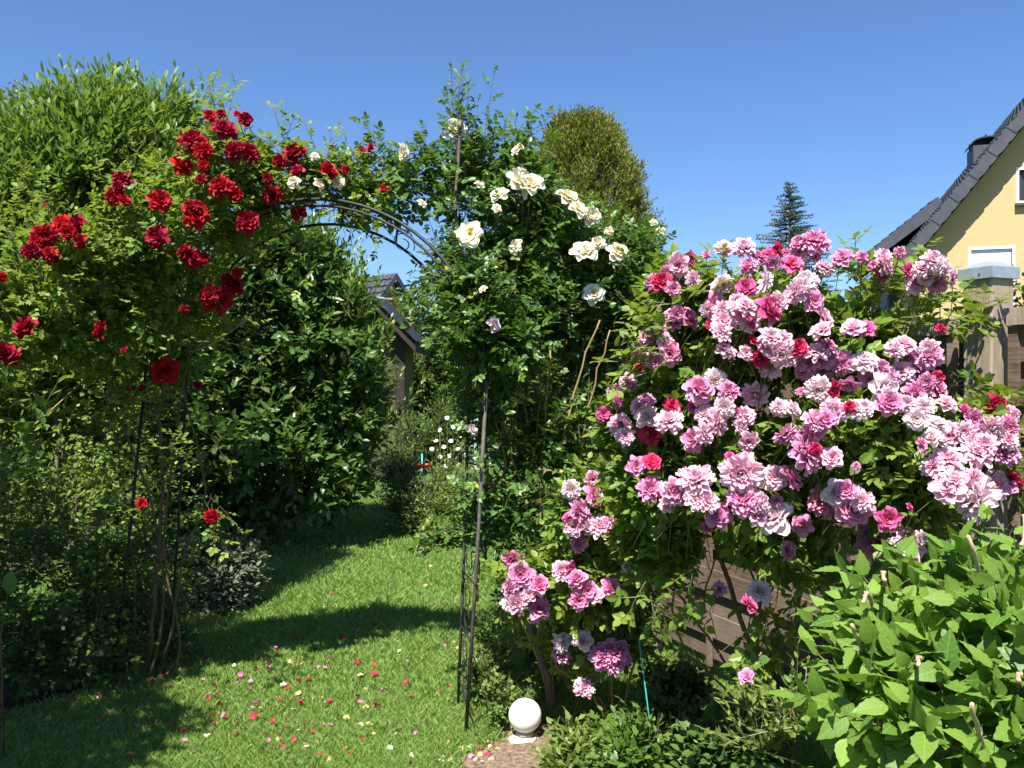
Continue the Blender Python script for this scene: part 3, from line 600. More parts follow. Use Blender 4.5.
# ------------------------------------------------------------------ rose arch
def arch():
    root = thing('rose_arch', 'black iron garden arch with scrolls spanning from the red roses to the white ones', 'garden arch', (-1.05, 4.35, 0))
    def fr(lb, lt, rb, rt, apex, rad, mat, dbl):
        lb, lt, rb, rt = map(Vector, (lb, lt, rb, rt)); c = (lt+rt)/2; hx = (rt-lt)/2; hz = apex-c.z
        def arcpt(t, s=1.): return c+hx*(-math.cos(t))*s+Vector((0, 0, hz*math.sin(t)*s))
        for a_, b_, mt in ((lb, lt, M['iron']), (rb, rt, M['iron_worn'])):
            mb = MB(); mb.tube([a_, a_.lerp(b_, .5)+Vector((.004, 0, 0)), b_], rad, 8); keep(mb.build('leg', mt, None, True), root)
        mb = MB(); mb.tube([arcpt(math.pi*i/28) for i in range(29)], rad, 8)
        if dbl: mb.tube([arcpt(math.pi*i/28, .965) for i in range(29)], rad*.75, 8)
        keep(mb.build('hoop', M['iron'], None, True), root)
        return arcpt, lb, lt, rb, rt
    n_ = fr((-2.09, 4.5, 0), (-1.92, 4.5, 1.62), (-.21, 3.89, 0), (-.115, 3.89, 1.62), 2.50, .0085, M['iron'], True)
    f_ = fr((-1.94, 4.86, 0), (-1.84, 4.86, 1.6), (-.265, 4.2, 0), (-.21, 4.2, 1.6), 2.44, .0075, M['iron'], False)
    for sd_, (a0, a1, b0, b1) in enumerate(((n_[1], n_[2], f_[1], f_[2]), (n_[3], n_[4], f_[3], f_[4]))):
        for k in range(6):
            t = .1+k*.165; p, q = a0.lerp(a1, t), b0.lerp(b1, t); mb = MB(); mb.tube([p, q], .005, 6); keep(mb.build('rung', M['iron'], None, True), root)
            if k < 5:
                sc_ = MB(); p2, q2 = a0.lerp(a1, t+.165), b0.lerp(b1, t+.165); ce = (p+q+p2+q2)/4; ex_ = (q-p)*.5; up = Vector((0, 0, .13))
                pts = []
                for i in range(26):
                    u = i/25; an = u*6.283*1.35; rr = .42*(1-.62*u); pts.append(ce+ex_*math.cos(an)*rr*1.6+Vector((0, 0, .055+.075*math.sin(an)*(1-.5*u))))
                sc_.tube(pts, .0028, 5)
                pts = [ce*2-Vector(v) for v in pts]; sc_.tube(pts, .0028, 5)
                keep(sc_.build('scroll', M['iron'], None, True), root)
    for t in np.linspace(.25, math.pi-.25, 8):
        mb = MB(); p, q = n_[0](t), f_[0](t); mb.tube([p, q], .0055, 6); keep(mb.build('crossbar', M['iron'], None, True), root)
    for t in (.55, 1.0, 1.35, 1.8, 2.2, 2.55):
        p = (n_[0](t, .945)+f_[0](t))/2; mb = MB(); e1 = (n_[0](t+.02)-n_[0](t)).normalized(); e2 = Vector((p-Vector((-1.03, 4.35, 1.6)))).normalized()
        pts = [p+e1*(.07*math.cos(i*.33)*(1-i/40))+e2*(.05*math.sin(i*.33)*(1-i/40)) for i in range(26)]; mb.tube(pts, .003, 5); keep(mb.build('scroll', M['iron'], None, True), root)
arch()
# ------------------------------------------------------------------ lamp, table, stakes
def lamp():
    c = G(525, 742); z0 = .045; r = .074; root = thing('globe_lamp', 'white opal globe garden lamp on a rough stone foot beside the rose stem', 'garden lamp', (c[0], c[1], 0))
    mb = MB(); prof = [(r*math.sin(a), z0+r-r*math.cos(a)) for a in np.linspace(.25, math.pi, 22)]; prof[-1] = (.0005, z0+2*r); mb.lathe(prof, (c[0], c[1], 0), 40); keep(mb.build('globe', M['globe'], None, True), root)
    mb = MB(); mb.lathe([(.03, z0-.012), (.04, z0-.01), (.041, z0+.002), (.03, z0+.008), (.012, z0+.008)], (c[0], c[1], 0), 28); keep(mb.build('collar', M['stone'], None, True), root)
    rs = np.random.RandomState(4); mb = MB(); n_ = 22; V = []
    for k, (rr, zz) in enumerate(((.07, 0), (.072, .012), (.062, .024), (.05, z0-.014), (.03, z0-.01))):
        for j in range(n_): a = 6.283*j/n_; q = rr*(1+rs.randn()*.07); V.append((c[0]+q*math.cos(a), c[1]+q*math.sin(a), zz+rs.randn()*.002))
    mb.add(V, [(i*n_+j, i*n_+(j+1) % n_, (i+1)*n_+(j+1) % n_, (i+1)*n_+j) for i in range(4) for j in range(n_)]); keep(mb.build('foot', M['stone'], None), root)
lamp()
def table():
    d = 16.4; a, b_ = P(470, 420, d), P(566, 420, d); z = a[2]; root = thing('garden_table', 'pale blue garden table standing in the shade behind the white rose stems', 'table', ((a[0]+b_[0])/2, d+.4, 0))
    mb = MB()
    for i in range(6): mb.box((a[0], d+i*.135, z-.03), (b_[0], d+i*.135+.125, z))
    keep(mb.build('tabletop', M['bluepaint'], None), root)
    for x in (a[0]+.1, b_[0]-.1):
        for y in (d+.06, d+.72): mb = MB(); mb.box((x-.025, y-.025, 0), (x+.025, y+.025, z-.033)); keep(mb.build('leg', M['bluepaint'], None), root)
    mb = MB(); mb.box((a[0]+.13, d+.03, z-.11), (b_[0]-.13, d+.06, z-.034)); keep(mb.build('apron', M['bluepaint'], None), root)
table()
def stick(name, label, cat, p, h, r, mat, lean=(0, 0)):
    mb = MB(); mb.tube([(0, 0, 0), (lean[0]*h*.5, lean[1]*h*.5, h*.5), (lean[0]*h, lean[1]*h, h)], [r, r*.95, r*.9], 8); mb.tube([(lean[0]*h, lean[1]*h, h-.001), (lean[0]*h, lean[1]*h, h+r)], [r*.9, r*.3], 8)
    o = mb.build(name, mat, None, True); o.location = tuple(map(float, p)); tag(o, label, cat); return o
q = P(422, 470, 9.6); stick('plant_stake', 'turquoise plant stake standing in the bed beside the red poppy', 'plant stake', (q[0], 9.6, 0), P(422, 454, 9.6)[2], .011, M['turq'])
stick('garden_cane', 'thin green garden cane leaning among the leaves right of the globe lamp', 'garden cane', G(660, 800), .6, .003, M['turq'], (-.12, .1))
# ================================================================== PLANTS
def trunk(root, base, tops, r, mat='bark', name='trunk'):
    mb = MB(); base = Vector(base)
    mid = base.lerp(Vector(tops[0]), .45)+Vector((RS.randn()*.05, RS.randn()*.05, 0))
    mb.tube([base, base.lerp(mid, .5)+Vector((.02, 0, 0)), mid], [r, r*.85, r*.7], 8)
    for t in tops:
        t = Vector(t); m_ = mid.lerp(t, .5)+Vector(RS.randn(3)*.08); mb.tube([mid, m_, t], [r*.62, r*.4, r*.12], 6)
    keep(mb.build(name, M[mat], None, True), root)
# tall willow-leaved shrub, top left
def willow_shrub():
    root = thing('tall_shrub', 'tall narrow-leaved light green shrub at the upper left behind the red roses', 'shrub', (-3.0, 6.1, 0)); f = Fol()
    bl = [blob(80, 190, 5.81, 95, 85, 0.70), blob(20, 230, 5.63, 90, 100, 0.70), blob(140, 200, 5.98, 62, 90, 0.70), blob(110, 330, 5.81, 110, 120, 0.88), blob(0, 400, 5.46, 80, 140, 0.79), blob(95, 140, 5.81, 55, 40, 0.53), blob(155, 150, 5.98, 40, 50, 0.44), blob(25, 175, 6.5, 55, 50, .6)]
    for i, (c, r) in enumerate(bl):
        vol = r[0]*r[2]; n_ = int(620*vol/.35)+60; p, d = shell(n_, c, r, .6, .12, 1.1, .35, i, shr=.3); p, d = clip(p, d, .2)
        f.shoots(p, d, .26+.2*RS.rand(len(p)), 9, T_LANCE, .1, 42, -.05, .75, stem_r=.0025, jit=.22, flat=.25, wide=1.15)
    p, d = [], []
    for k in range(46):                      # long leading shoots breaking the outline
        px = RS.uniform(-20, 195); top = 142-44*math.exp(-((px-88)/28)**2)-34*math.exp(-((px-155)/20)**2)+22*abs(math.sin(px*.09)); p.append(P(px, top+42, 5.8+RS.randn()*.3)); d.append((RS.randn()*.16, RS.randn()*.1, 1))
    p, d = np.array(p), np.array(d); f.shoots(p, d, .28+.16*RS.rand(len(p)), 12, T_LANCE, .1, 38, -.03, .8, stem_r=.003, jit=.18, flat=.2, wide=1.15)
    keep(f.build('foliage', [M['willow'], M['stem']], None), root); trunk(root, (-3.0, 6.1, 0), [bl[i][0] for i in (0, 1, 2, 3)], .07)
willow_shrub()
def lilac():
    root = thing('purple_flowered_shrub', 'dark purple flower spikes rising beyond the tall shrub at the upper left', 'shrub', (-5, 8.2, 0)); f = Fol(); fb = MB()
    for px, py in ((13, 92), (18, 106), (38, 96), (42, 104), (72, 84), (80, 100), (176, 104), (181, 110), (125, 92)):
        p = P(px, py, 8.2); fv = []
        for k in range(16):
            t = k/16; q = Vector(p)+Vector((RS.randn()*.022*(1.2-t), RS.randn()*.022, .13*t-.04)); s_ = .011; fb.add([q+Vector((s_, 0, 0)), q+Vector((-s_*.5, s_*.8, 0)), q+Vector((-s_*.5, -s_*.8, 0)), q+Vector((0, 0, s_*1.2)), q-Vector((0, 0, s_))], [(0, 1, 3), (1, 2, 3), (2, 0, 3), (1, 0, 4), (2, 1, 4), (0, 2, 4)])
        fb.tube([Vector(p)-Vector((.02, 0, .5)), Vector(p)+Vector((0, 0, .08))], [.006, .002], 4)
    c, r = P(60, 190, 8.4), np.array([1.5, .5, .8]); p_, d_ = shell(260, c, r, .6, .1, .8); f.shoots(p_, d_, np.full(len(p_), .3), 7, T_OVAL, .07, stem_r=.002)
    keep(f.build('foliage', [M['laurel'], M['stem']], None), root); keep(fb.build('flower_spikes', M['purple'], None), root); trunk(root, (-5, 8.3, 0), [c+[-.5, 0, 0], c+[.5, 0, .2]], .05)
lilac()
def laurel():
    root = thing('laurel_bush', 'big dark glossy laurel bush in the middle shading the lawn beside the shed', 'bush', (-2.45, 9, 0)); f = Fol()
    bl = [blob(270, 330, 8.9, 90, 90, 1.1), blob(330, 370, 8.9, 62, 85, 1.0), blob(240, 430, 8.6, 90, 100, 1.1), blob(310, 460, 8.7, 70, 75, 1.), blob(300, 280, 9, 55, 55, .8), blob(342, 312, 9.2, 22, 32, .6), blob(345, 420, 8.8, 45, 65, .8), blob(190, 400, 8.6, 70, 110, 1.), blob(230, 500, 8.4, 70, 40, .8), blob(287, 268, 8.8, 60, 58, .8), blob(255, 275, 8.6, 60, 55, .7)]
    for i, (c, r) in enumerate(bl):
        n_ = int(330*r[0]*r[2]/.5)+40; p, d = shell(n_, c, r, .55, .16, .45, .45, i+3, shr=.24); p, d = clip(p, d, .1)
        f.shoots(p, d, .2+.16*RS.rand(len(p)), 7, T_LAUREL, .135, 60, .05, .25, stem_r=.003, jit=.3, flat=.6, wide=1.1)
    P_, D_ = [], []
    for k in range(150):                      # paler young shoots on the crown and right flank
        px, py = random.choice(((262, 255), (285, 240), (300, 232), (322, 238), (335, 255), (350, 290), (300, 265), (325, 270), (345, 288), (280, 275), (378, 340), (386, 370), (384, 410), (352, 275), (240, 270))); P_.append(P(px+RS.randn()*9, py+RS.randn()*9+14, 8.8+RS.randn()*.25)); D_.append((.25+RS.randn()*.3, -.2+RS.randn()*.2, 1.))
    f.shoots(np.array(P_), np.array(D_), .25+.15*RS.rand(len(P_)), 9, T_LANCE, .11, 42, 0, 1., stem_r=.003, jit=.2, flat=.3, wide=1.3)
    keep(f.build('foliage', [M['laurel'], M['stem']], None), root); trunk(root, (-2.5, 9, 0), [bl[i][0] for i in (0, 1, 2, 3, 4)], .08)
laurel()
def conifer():
    c = P(590, 300, 11); root = thing('rounded_conifer', 'yellow green rounded conifer with bare twig tips behind the white roses', 'conifer', (c[0], 11, 0)); f = Fol()
    N = 11000; z = .5+RS.rand(N)**.8*4.38; hmax = 5.0; t = np.clip(z/hmax, 0, 1); prof = .98*np.sqrt(np.clip(1-(np.abs(t-.3)/.70)**2.4, 0, 1)); a = RS.rand(N)*6.283
    lump = 1+.13*np.sin(a*5+z*3)+.11*np.sin(a*8-z*6+1); rr = prof*lump*(.66+.36*RS.rand(N)**.7)-.1
    p = np.stack([c[0]-.08+rr*np.cos(a)*1.02, 11+rr*np.sin(a), z], 1); d = np.stack([np.cos(a)*.7, np.sin(a)*.7, np.full(N, 1.1)], 1)+RS.randn(N, 3)*.25
    f.shoots(p, d, .16+.1*RS.rand(N), 8, T_NARROW, .075, 40, 0, .5, stem_r=.002, jit=.25, flat=.1, wide=1.6)
    P_, D_ = [], []
    for px, py in ((548, 122), (556, 118), (563, 108), (570, 122), (578, 124), (584, 117), (592, 125), (601, 128), (613, 131), (619, 130), (606, 142), (628, 152), (636, 163), (641, 172), (648, 186), (655, 202), (540, 135), (536, 142), (545, 128), (664, 222), (596, 134), (570, 115)):
        P_.append(P(px, py+16, 11)); D_.append((.15*(px-580)/40, 0, 1))
    for k in range(2): f.shoots(np.array(P_)+RS.randn(len(P_), 3)*.03, np.array(D_)+RS.randn(len(P_), 3)*.2, .1+.1*RS.rand(len(P_)), 12, T_NARROW, .05, 40, 0, .6, stem_r=.004, jit=.2, flat=.1, wide=1.4)
    keep(f.build('crown', [M['conifer'], M['bark']], None), root); trunk(root, (c[0], 11, 0), [(c[0]-.1, 11, 4.6), (c[0]+.3, 11.2, 3.4), (c[0]-.4, 10.8, 3.2)], .1)
conifer()
def spruce():
    c = P(790, 182, 45); root = thing('spruce_tree', 'distant blue green spruce top rising beyond the pink roses', 'spruce', (c[0], 45, 0)); f = Fol(); H = c[2]; mb = MB(); P_, D_, L_ = [], [], []
    mb.tube([(c[0], 45, 0), (c[0], 45, H*.6), (c[0], 45, H)], [.22, .12, .015], 7)
    z = 3.; 
    while z < H-.1:
        t = (H-z); rad = min(2.6, .13+.47*t); n_ = 9
        for k in range(n_):
            a = RS.rand()*6.283; l_ = rad*(.65+.5*RS.rand()); b0 = np.array([c[0], 45, z]); tip = b0+np.array([math.cos(a)*l_, math.sin(a)*l_, .02*l_+.05]); mb.tube([b0, tip], [.03, .008], 3, cap=False)
            m_ = max(3, int(l_*13))
            for q in range(m_):
                s = (q+1)/m_; side = 1 if q % 2 else -1; pp = b0+(tip-b0)*s; P_.append(pp); D_.append((math.cos(a)*.8-math.sin(a)*side*.7, math.sin(a)*.8+math.cos(a)*side*.7, .25+RS.randn()*.2)); L_.append(.1+.16*l_*(1.1-s))
        z += .21
    f.shoots(np.array(P_), np.array(D_), np.array(L_), 5, T_NARROW, .1, 48, .05, .5, stem_r=.01, jit=.3, flat=.1, wide=2.6)
    keep(f.build('crown', [M['spruce'], M['bark']], None), root); keep(mb.build('trunk', M['bark'], None, True), root)
spruce()
# broadleaf trees and hedges closing the garden
def bushy(name, label, cat, blobs, mat, n, L, T, base, tr=.08, up=.4, K=7, sl_=.22, ang=60, young=.5, group=None, wide=1., droop=.08, inner=.6, compound=False, fname='foliage', flat=.6, shr=.75):
    root = thing(name, label, cat, base, group); f = Fol()
    for i, (c, r) in enumerate(blobs):
        p, d = shell(int(n*max(.12, r[0]*r[2]))+20, c, r, inner, .16, up, .45, i*3+int(abs(base[0])*7), shr=shr*(sl_+L*.5)); p, d = clip(p, d, .03)
        f.shoots(p, d, sl_*(.6+.8*RS.rand(len(p))), K, T, L, ang, droop, young, compound, stem_r=.0022, wide=wide, flat=flat)
    keep(f.build(fname, [M[mat], M['stem']], None), root)
    if tr: trunk(root, base, [b[0] for b in blobs[:4]], tr)
    return root, blobs
def mb_(x, y, z, rx, ry, rz): return (np.array([x, y, z], float), np.array([rx, ry, rz], float))
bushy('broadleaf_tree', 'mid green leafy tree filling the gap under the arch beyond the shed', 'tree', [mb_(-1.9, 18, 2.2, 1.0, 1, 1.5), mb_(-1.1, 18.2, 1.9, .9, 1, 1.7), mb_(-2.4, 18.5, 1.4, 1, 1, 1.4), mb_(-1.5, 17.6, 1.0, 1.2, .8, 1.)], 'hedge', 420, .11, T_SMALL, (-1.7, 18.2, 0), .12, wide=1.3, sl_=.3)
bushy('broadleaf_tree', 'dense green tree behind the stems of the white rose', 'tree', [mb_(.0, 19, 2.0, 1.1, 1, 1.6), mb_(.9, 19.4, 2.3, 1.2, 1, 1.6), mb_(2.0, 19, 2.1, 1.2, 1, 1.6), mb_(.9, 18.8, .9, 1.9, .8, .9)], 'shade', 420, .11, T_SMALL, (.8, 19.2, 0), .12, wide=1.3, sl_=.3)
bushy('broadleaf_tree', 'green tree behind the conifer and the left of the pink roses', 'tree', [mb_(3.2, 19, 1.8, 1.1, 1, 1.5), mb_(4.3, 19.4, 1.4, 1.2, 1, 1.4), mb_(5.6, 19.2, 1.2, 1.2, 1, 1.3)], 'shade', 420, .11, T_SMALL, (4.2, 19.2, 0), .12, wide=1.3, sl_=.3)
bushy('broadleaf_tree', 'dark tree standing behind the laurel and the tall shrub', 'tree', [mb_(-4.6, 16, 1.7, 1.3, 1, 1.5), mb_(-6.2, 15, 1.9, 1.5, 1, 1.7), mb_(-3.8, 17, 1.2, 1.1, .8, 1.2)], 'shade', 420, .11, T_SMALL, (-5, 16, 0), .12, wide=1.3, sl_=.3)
for k, (x, y) in enumerate(((-30, 62), (-22, 70), (-14, 66), (2, 72), (9, 66), (17, 75), (25, 70), (38, 74))):
    bushy('distant_tree', 'far garden tree low on the horizon behind the houses and hedges', 'tree', [mb_(x, y, 2.4, 3.2, 2, 2.0), mb_(x+2.5, y+1, 1.9, 2.6, 2, 1.6)], 'hedge', 28, .5, T_SMALL, (x, y, 0), .3, wide=1.3, K=5, sl_=.6, group='distant trees')
# neighbour's plant right of the fence post
bushy('climbing_shrub', 'bright green leafy shrub peeping over the fence right of the post', 'shrub', [mb_(2.95, 4.85, 1.9, .28, .25, .42), mb_(3.05, 4.8, 1.35, .3, .3, .5)], 'hedge', 900, .045, T_OVAL, (3.0, 4.9, 0), .03, sl_=.15)
# ------------------------------------------------------------------ lower left shrubs
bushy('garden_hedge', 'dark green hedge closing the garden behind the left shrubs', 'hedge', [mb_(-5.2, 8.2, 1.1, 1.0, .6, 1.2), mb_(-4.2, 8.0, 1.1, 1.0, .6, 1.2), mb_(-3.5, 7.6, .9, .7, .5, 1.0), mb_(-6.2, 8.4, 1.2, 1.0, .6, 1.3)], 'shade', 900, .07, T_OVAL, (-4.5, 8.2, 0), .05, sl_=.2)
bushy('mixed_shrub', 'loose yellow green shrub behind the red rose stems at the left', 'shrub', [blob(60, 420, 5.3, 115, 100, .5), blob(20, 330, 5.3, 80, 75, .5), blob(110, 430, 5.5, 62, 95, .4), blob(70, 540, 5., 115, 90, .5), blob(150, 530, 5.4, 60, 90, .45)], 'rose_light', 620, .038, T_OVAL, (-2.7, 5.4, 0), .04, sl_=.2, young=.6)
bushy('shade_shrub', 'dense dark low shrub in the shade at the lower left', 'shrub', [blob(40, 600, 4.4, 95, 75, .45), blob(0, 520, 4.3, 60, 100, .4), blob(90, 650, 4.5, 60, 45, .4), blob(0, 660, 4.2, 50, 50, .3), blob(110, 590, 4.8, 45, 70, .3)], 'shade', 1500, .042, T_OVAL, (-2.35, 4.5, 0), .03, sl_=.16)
bushy('fern_plant', 'ferny light green plant in a sunny gap behind the arch legs', 'fern', [blob(155, 610, 5.0, 30, 40, .2), blob(175, 640, 4.95, 25, 25, .2)], 'bed', 1500, .03, T_NARROW, (-2.05, 5.0, 0), 0, sl_=.2, K=12, wide=1.8)
bushy('sage_bush', 'grey purple leaved sage mound beside the lawn edge', 'shrub', [blob(222, 590, 6.1, 36, 36, .3), blob(200, 615, 6.0, 32, 34, .3), blob(236, 570, 6.2, 22, 30, .25), blob(190, 575, 6.1, 25, 36, .25)], 'sage', 3300, .055, T_LANCE, (-2.05, 6.05, 0), .015, sl_=.14, wide=1.8, up=.6, young=.3)
bushy('dwarf_conifer', 'low green conifer mound behind the grey sage', 'conifer', [blob(215, 560, 6.9, 42, 24, .3), blob(240, 572, 6.8, 22, 26, .25)], 'hedge', 2400, .03, T_NARROW, (-2.3, 6.85, 0), .02, sl_=.12, wide=1.6, K=9)
def sapling(name, label, cat, shoots_, mat, T, L, base, K=6, wide=1.5, ang=60):
    root = thing(name, label, cat, base); f = Fol(); S = np.array([P(a, b, d) for a, b, d, *_ in shoots_]); E = np.array([P(q[3], q[4], q[5]) for q in shoots_]); v = E-S
    for _ in range(1): f.shoots(S, v, np.linalg.norm(v, axis=1), K, T, L, ang, 0, .8, stem_r=.003, jit=.25, wide=wide)
    keep(f.build('foliage', [M[mat], M['stem']], None), root); canes(root, [[base, tuple((S[i]+np.array(base))*.5), tuple(S[i])] for i in range(0, len(S), 2)], .006, M['cane_dark'], 'stem', .004)
sapling('laurel_sapling', 'large leaved pale green laurel shoots at the left edge below the dark red bloom', 'shrub', [(-5, 460, 3.3, 22, 370, 3.25), (20, 450, 3.35, 60, 378, 3.3), (-10, 430, 3.3, 10, 360, 3.3), (30, 470, 3.4, 48, 410, 3.35), (0, 490, 3.3, -10, 400, 3.2), (10, 500, 3.4, 40, 440, 3.4), (-10, 520, 3.3, 12, 450, 3.3)], 'willow', T_LAUREL, .085, (-2.15, 3.6, 0))
sapling('broad_leaf_plant', 'plant with broad strap leaves catching light low at the left edge', 'plant', [(0, 640, 3.4, 12, 572, 3.4), (-20, 640, 3.4, -12, 570, 3.4)], 'willow', T_LANCE, .13, (-2.15, 3.65, 0), K=7, wide=1.7, ang=80)
# overhanging shrub past left edge; unseen upper clumps added to shade the lower left
bushy('side_shrub', 'tall shrub overhanging the left edge with one big grey green leaf showing, unseen top enlarged for shade', 'shrub', [mb_(-2.75, 2.1, 2.3, .55, .8, .9), mb_(-3.1, 3.3, 2.0, .55, .7, 1.2), mb_(-3.3, 2.0, 1.2, .8, .9, 1.), mb_(-2.9, 1.2, 2.0, .6, .6, 1.0), mb_(-2.95, 2.3, 3.0, .75, .9, .6), mb_(-2.5, 2.0, 3.1, .6, .6, .4)], 'shade', 900, .07, T_OVAL, (-3.2, 2.4, 0), .06, sl_=.25)
# ------------------------------------------------------------------ flower bed beyond the arch
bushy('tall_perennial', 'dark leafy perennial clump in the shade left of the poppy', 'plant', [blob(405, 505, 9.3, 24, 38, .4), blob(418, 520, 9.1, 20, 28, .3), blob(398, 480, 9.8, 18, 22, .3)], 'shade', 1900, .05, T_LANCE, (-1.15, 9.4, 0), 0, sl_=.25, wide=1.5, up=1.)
bushy('tall_perennial', 'sunlit yellow green perennial clump under the daisies', 'plant', [blob(450, 500, 9.4, 28, 45, .45), blob(475, 505, 9.3, 26, 42, .45), blob(440, 520, 9.0, 22, 28, .3), blob(500, 510, 9.5, 24, 36, .4)], 'bed', 2300, .055, T_LANCE, (-.55, 9.5, 0), 0, sl_=.28, wide=1.3, up=1.2, young=.7)
bushy('bed_plant', 'low pale leafed plant at the front edge of the flower bed', 'plant', [blob(445, 538, 8.5, 30, 12, .25), blob(470, 535, 8.5, 26, 14, .25)], 'bed', 2600, .07, T_OVAL, (-.6, 8.6, 0), 0, sl_=.14, wide=1.2, up=.8, young=.8)
bushy('border_shrub', 'lilac tinted airy shrub in front of the shed post', 'shrub', [blob(410, 440, 11.5, 28, 36, .5), blob(440, 425, 12, 26, 34, .5), blob(395, 465, 11, 22, 28, .4)], 'hedge', 700, .06, T_LANCE, (-1.3, 11.6, 0), .03, sl_=.25, wide=1.4, up=.8)
def daisies():
    spots = [(447, 418), (440, 430), (453, 427), (462, 437), (436, 441), (444, 447), (458, 449), (466, 455), (449, 456), (455, 462), (470, 446), (474, 458), (440, 457), (432, 449), (464, 430), (478, 440), (451, 441), (484, 452), (446, 466), (461, 464)]
    first = None
    for px, py in spots:
        p = P(px, py, 9.4+RS.rand()*.6); r = .028
        if first is None:
            root = thing('daisy', 'white daisy on a thin stem above the sunlit bed', 'daisy', (p[0], p[1], 0), 'daisies above the flower bed')
            mb = MB(); mb.tube([(0, 0, -1), (0.01, 0, -.5), (0, 0, 0)], .003, 4); s1 = mb.build('stem', M['stem'], root)
            mb = MB()
            for k in range(12):
                a = 6.283*k/12; c_, s_ = math.cos(a), math.sin(a); w_ = .008; mb.add([(c_*.006, s_*.006, .002), (c_*r*.7-s_*w_, s_*r*.7+c_*w_, .006), (c_*r*1.1, s_*r*1.1, .002), (c_*r*.7+s_*w_, s_*r*.7-c_*w_, .006)], [(0, 1, 2, 3)])
            s2 = mb.build('petals', M['whitepaint'], root); mb = MB(); mb.lathe([(.009, .001), (.008, .007), (.0005, .01)], (0, 0, 0), 10); s3 = mb.build('centre', M['pollen'], root); kids = [s1, s2, s3]; first = root
            for s in (s1,): s.scale = (1, 1, p[2])
        else:
            root = first.copy(); COL.objects.link(root); root.location = (p[0], p[1], 0); nk = []
            for s in kids: c_ = s.copy(); COL.objects.link(c_); c_.parent = root; nk.append(c_)
            s1, s2, s3 = nk; s1.scale = (1, 1, p[2])
        s1.location = (0, 0, p[2]-.005)
        s1.scale = (1, 1, p[2]-.005)
        for s in (s2, s3): s.location = (0, 0, p[2]); s.rotation_euler = (R(35+RS.randn()*20), R(RS.randn()*20), 0); s.scale = (.95,)*3
daisies()
def poppy():
    p = P(424, 469, 9.0); root = thing('poppy', 'red poppy flower standing above the dark leaves beside the turquoise stake', 'poppy', (p[0], p[1], 0)); mb = MB(); mb.tube([(p[0], p[1], 0), (p[0]+.02, p[1], p[2]*.5), p], .004, 5); keep(mb.build('stem', M['stem'], None), root)
    mb = MB()
    for k in range(5):
        a = 6.283*k/5; V = []
        for i in range(5):
            for j in range(5): u, v = i/4, j/2-1; rr = .085*u; an = a+v*.7*min(1, .4+u); V.append((p[0]+rr*math.cos(an), p[1]+rr*math.sin(an), p[2]+.045*u*u+.008*math.sin(v*5+k)*u+.002*k))
        mb.add(V, [(i*5+j, i*5+j+1, (i+1)*5+j+1, (i+1)*5+j) for i in range(4) for j in range(4)])
    keep(mb.build('petals', M['poppy'], None, True), root); mb = MB(); mb.lathe([(.012, 0), (.015, .012), (.0005, .02)], (p[0], p[1], p[2]+.004), 10); keep(mb.build('centre', M['iron'], None), root)
poppy()
# ================================================================== ROSES
def wr(o, s, x0, y0): return [(x0+x/s, y0+y/s, d/s, c) for x, y, d, c in o]
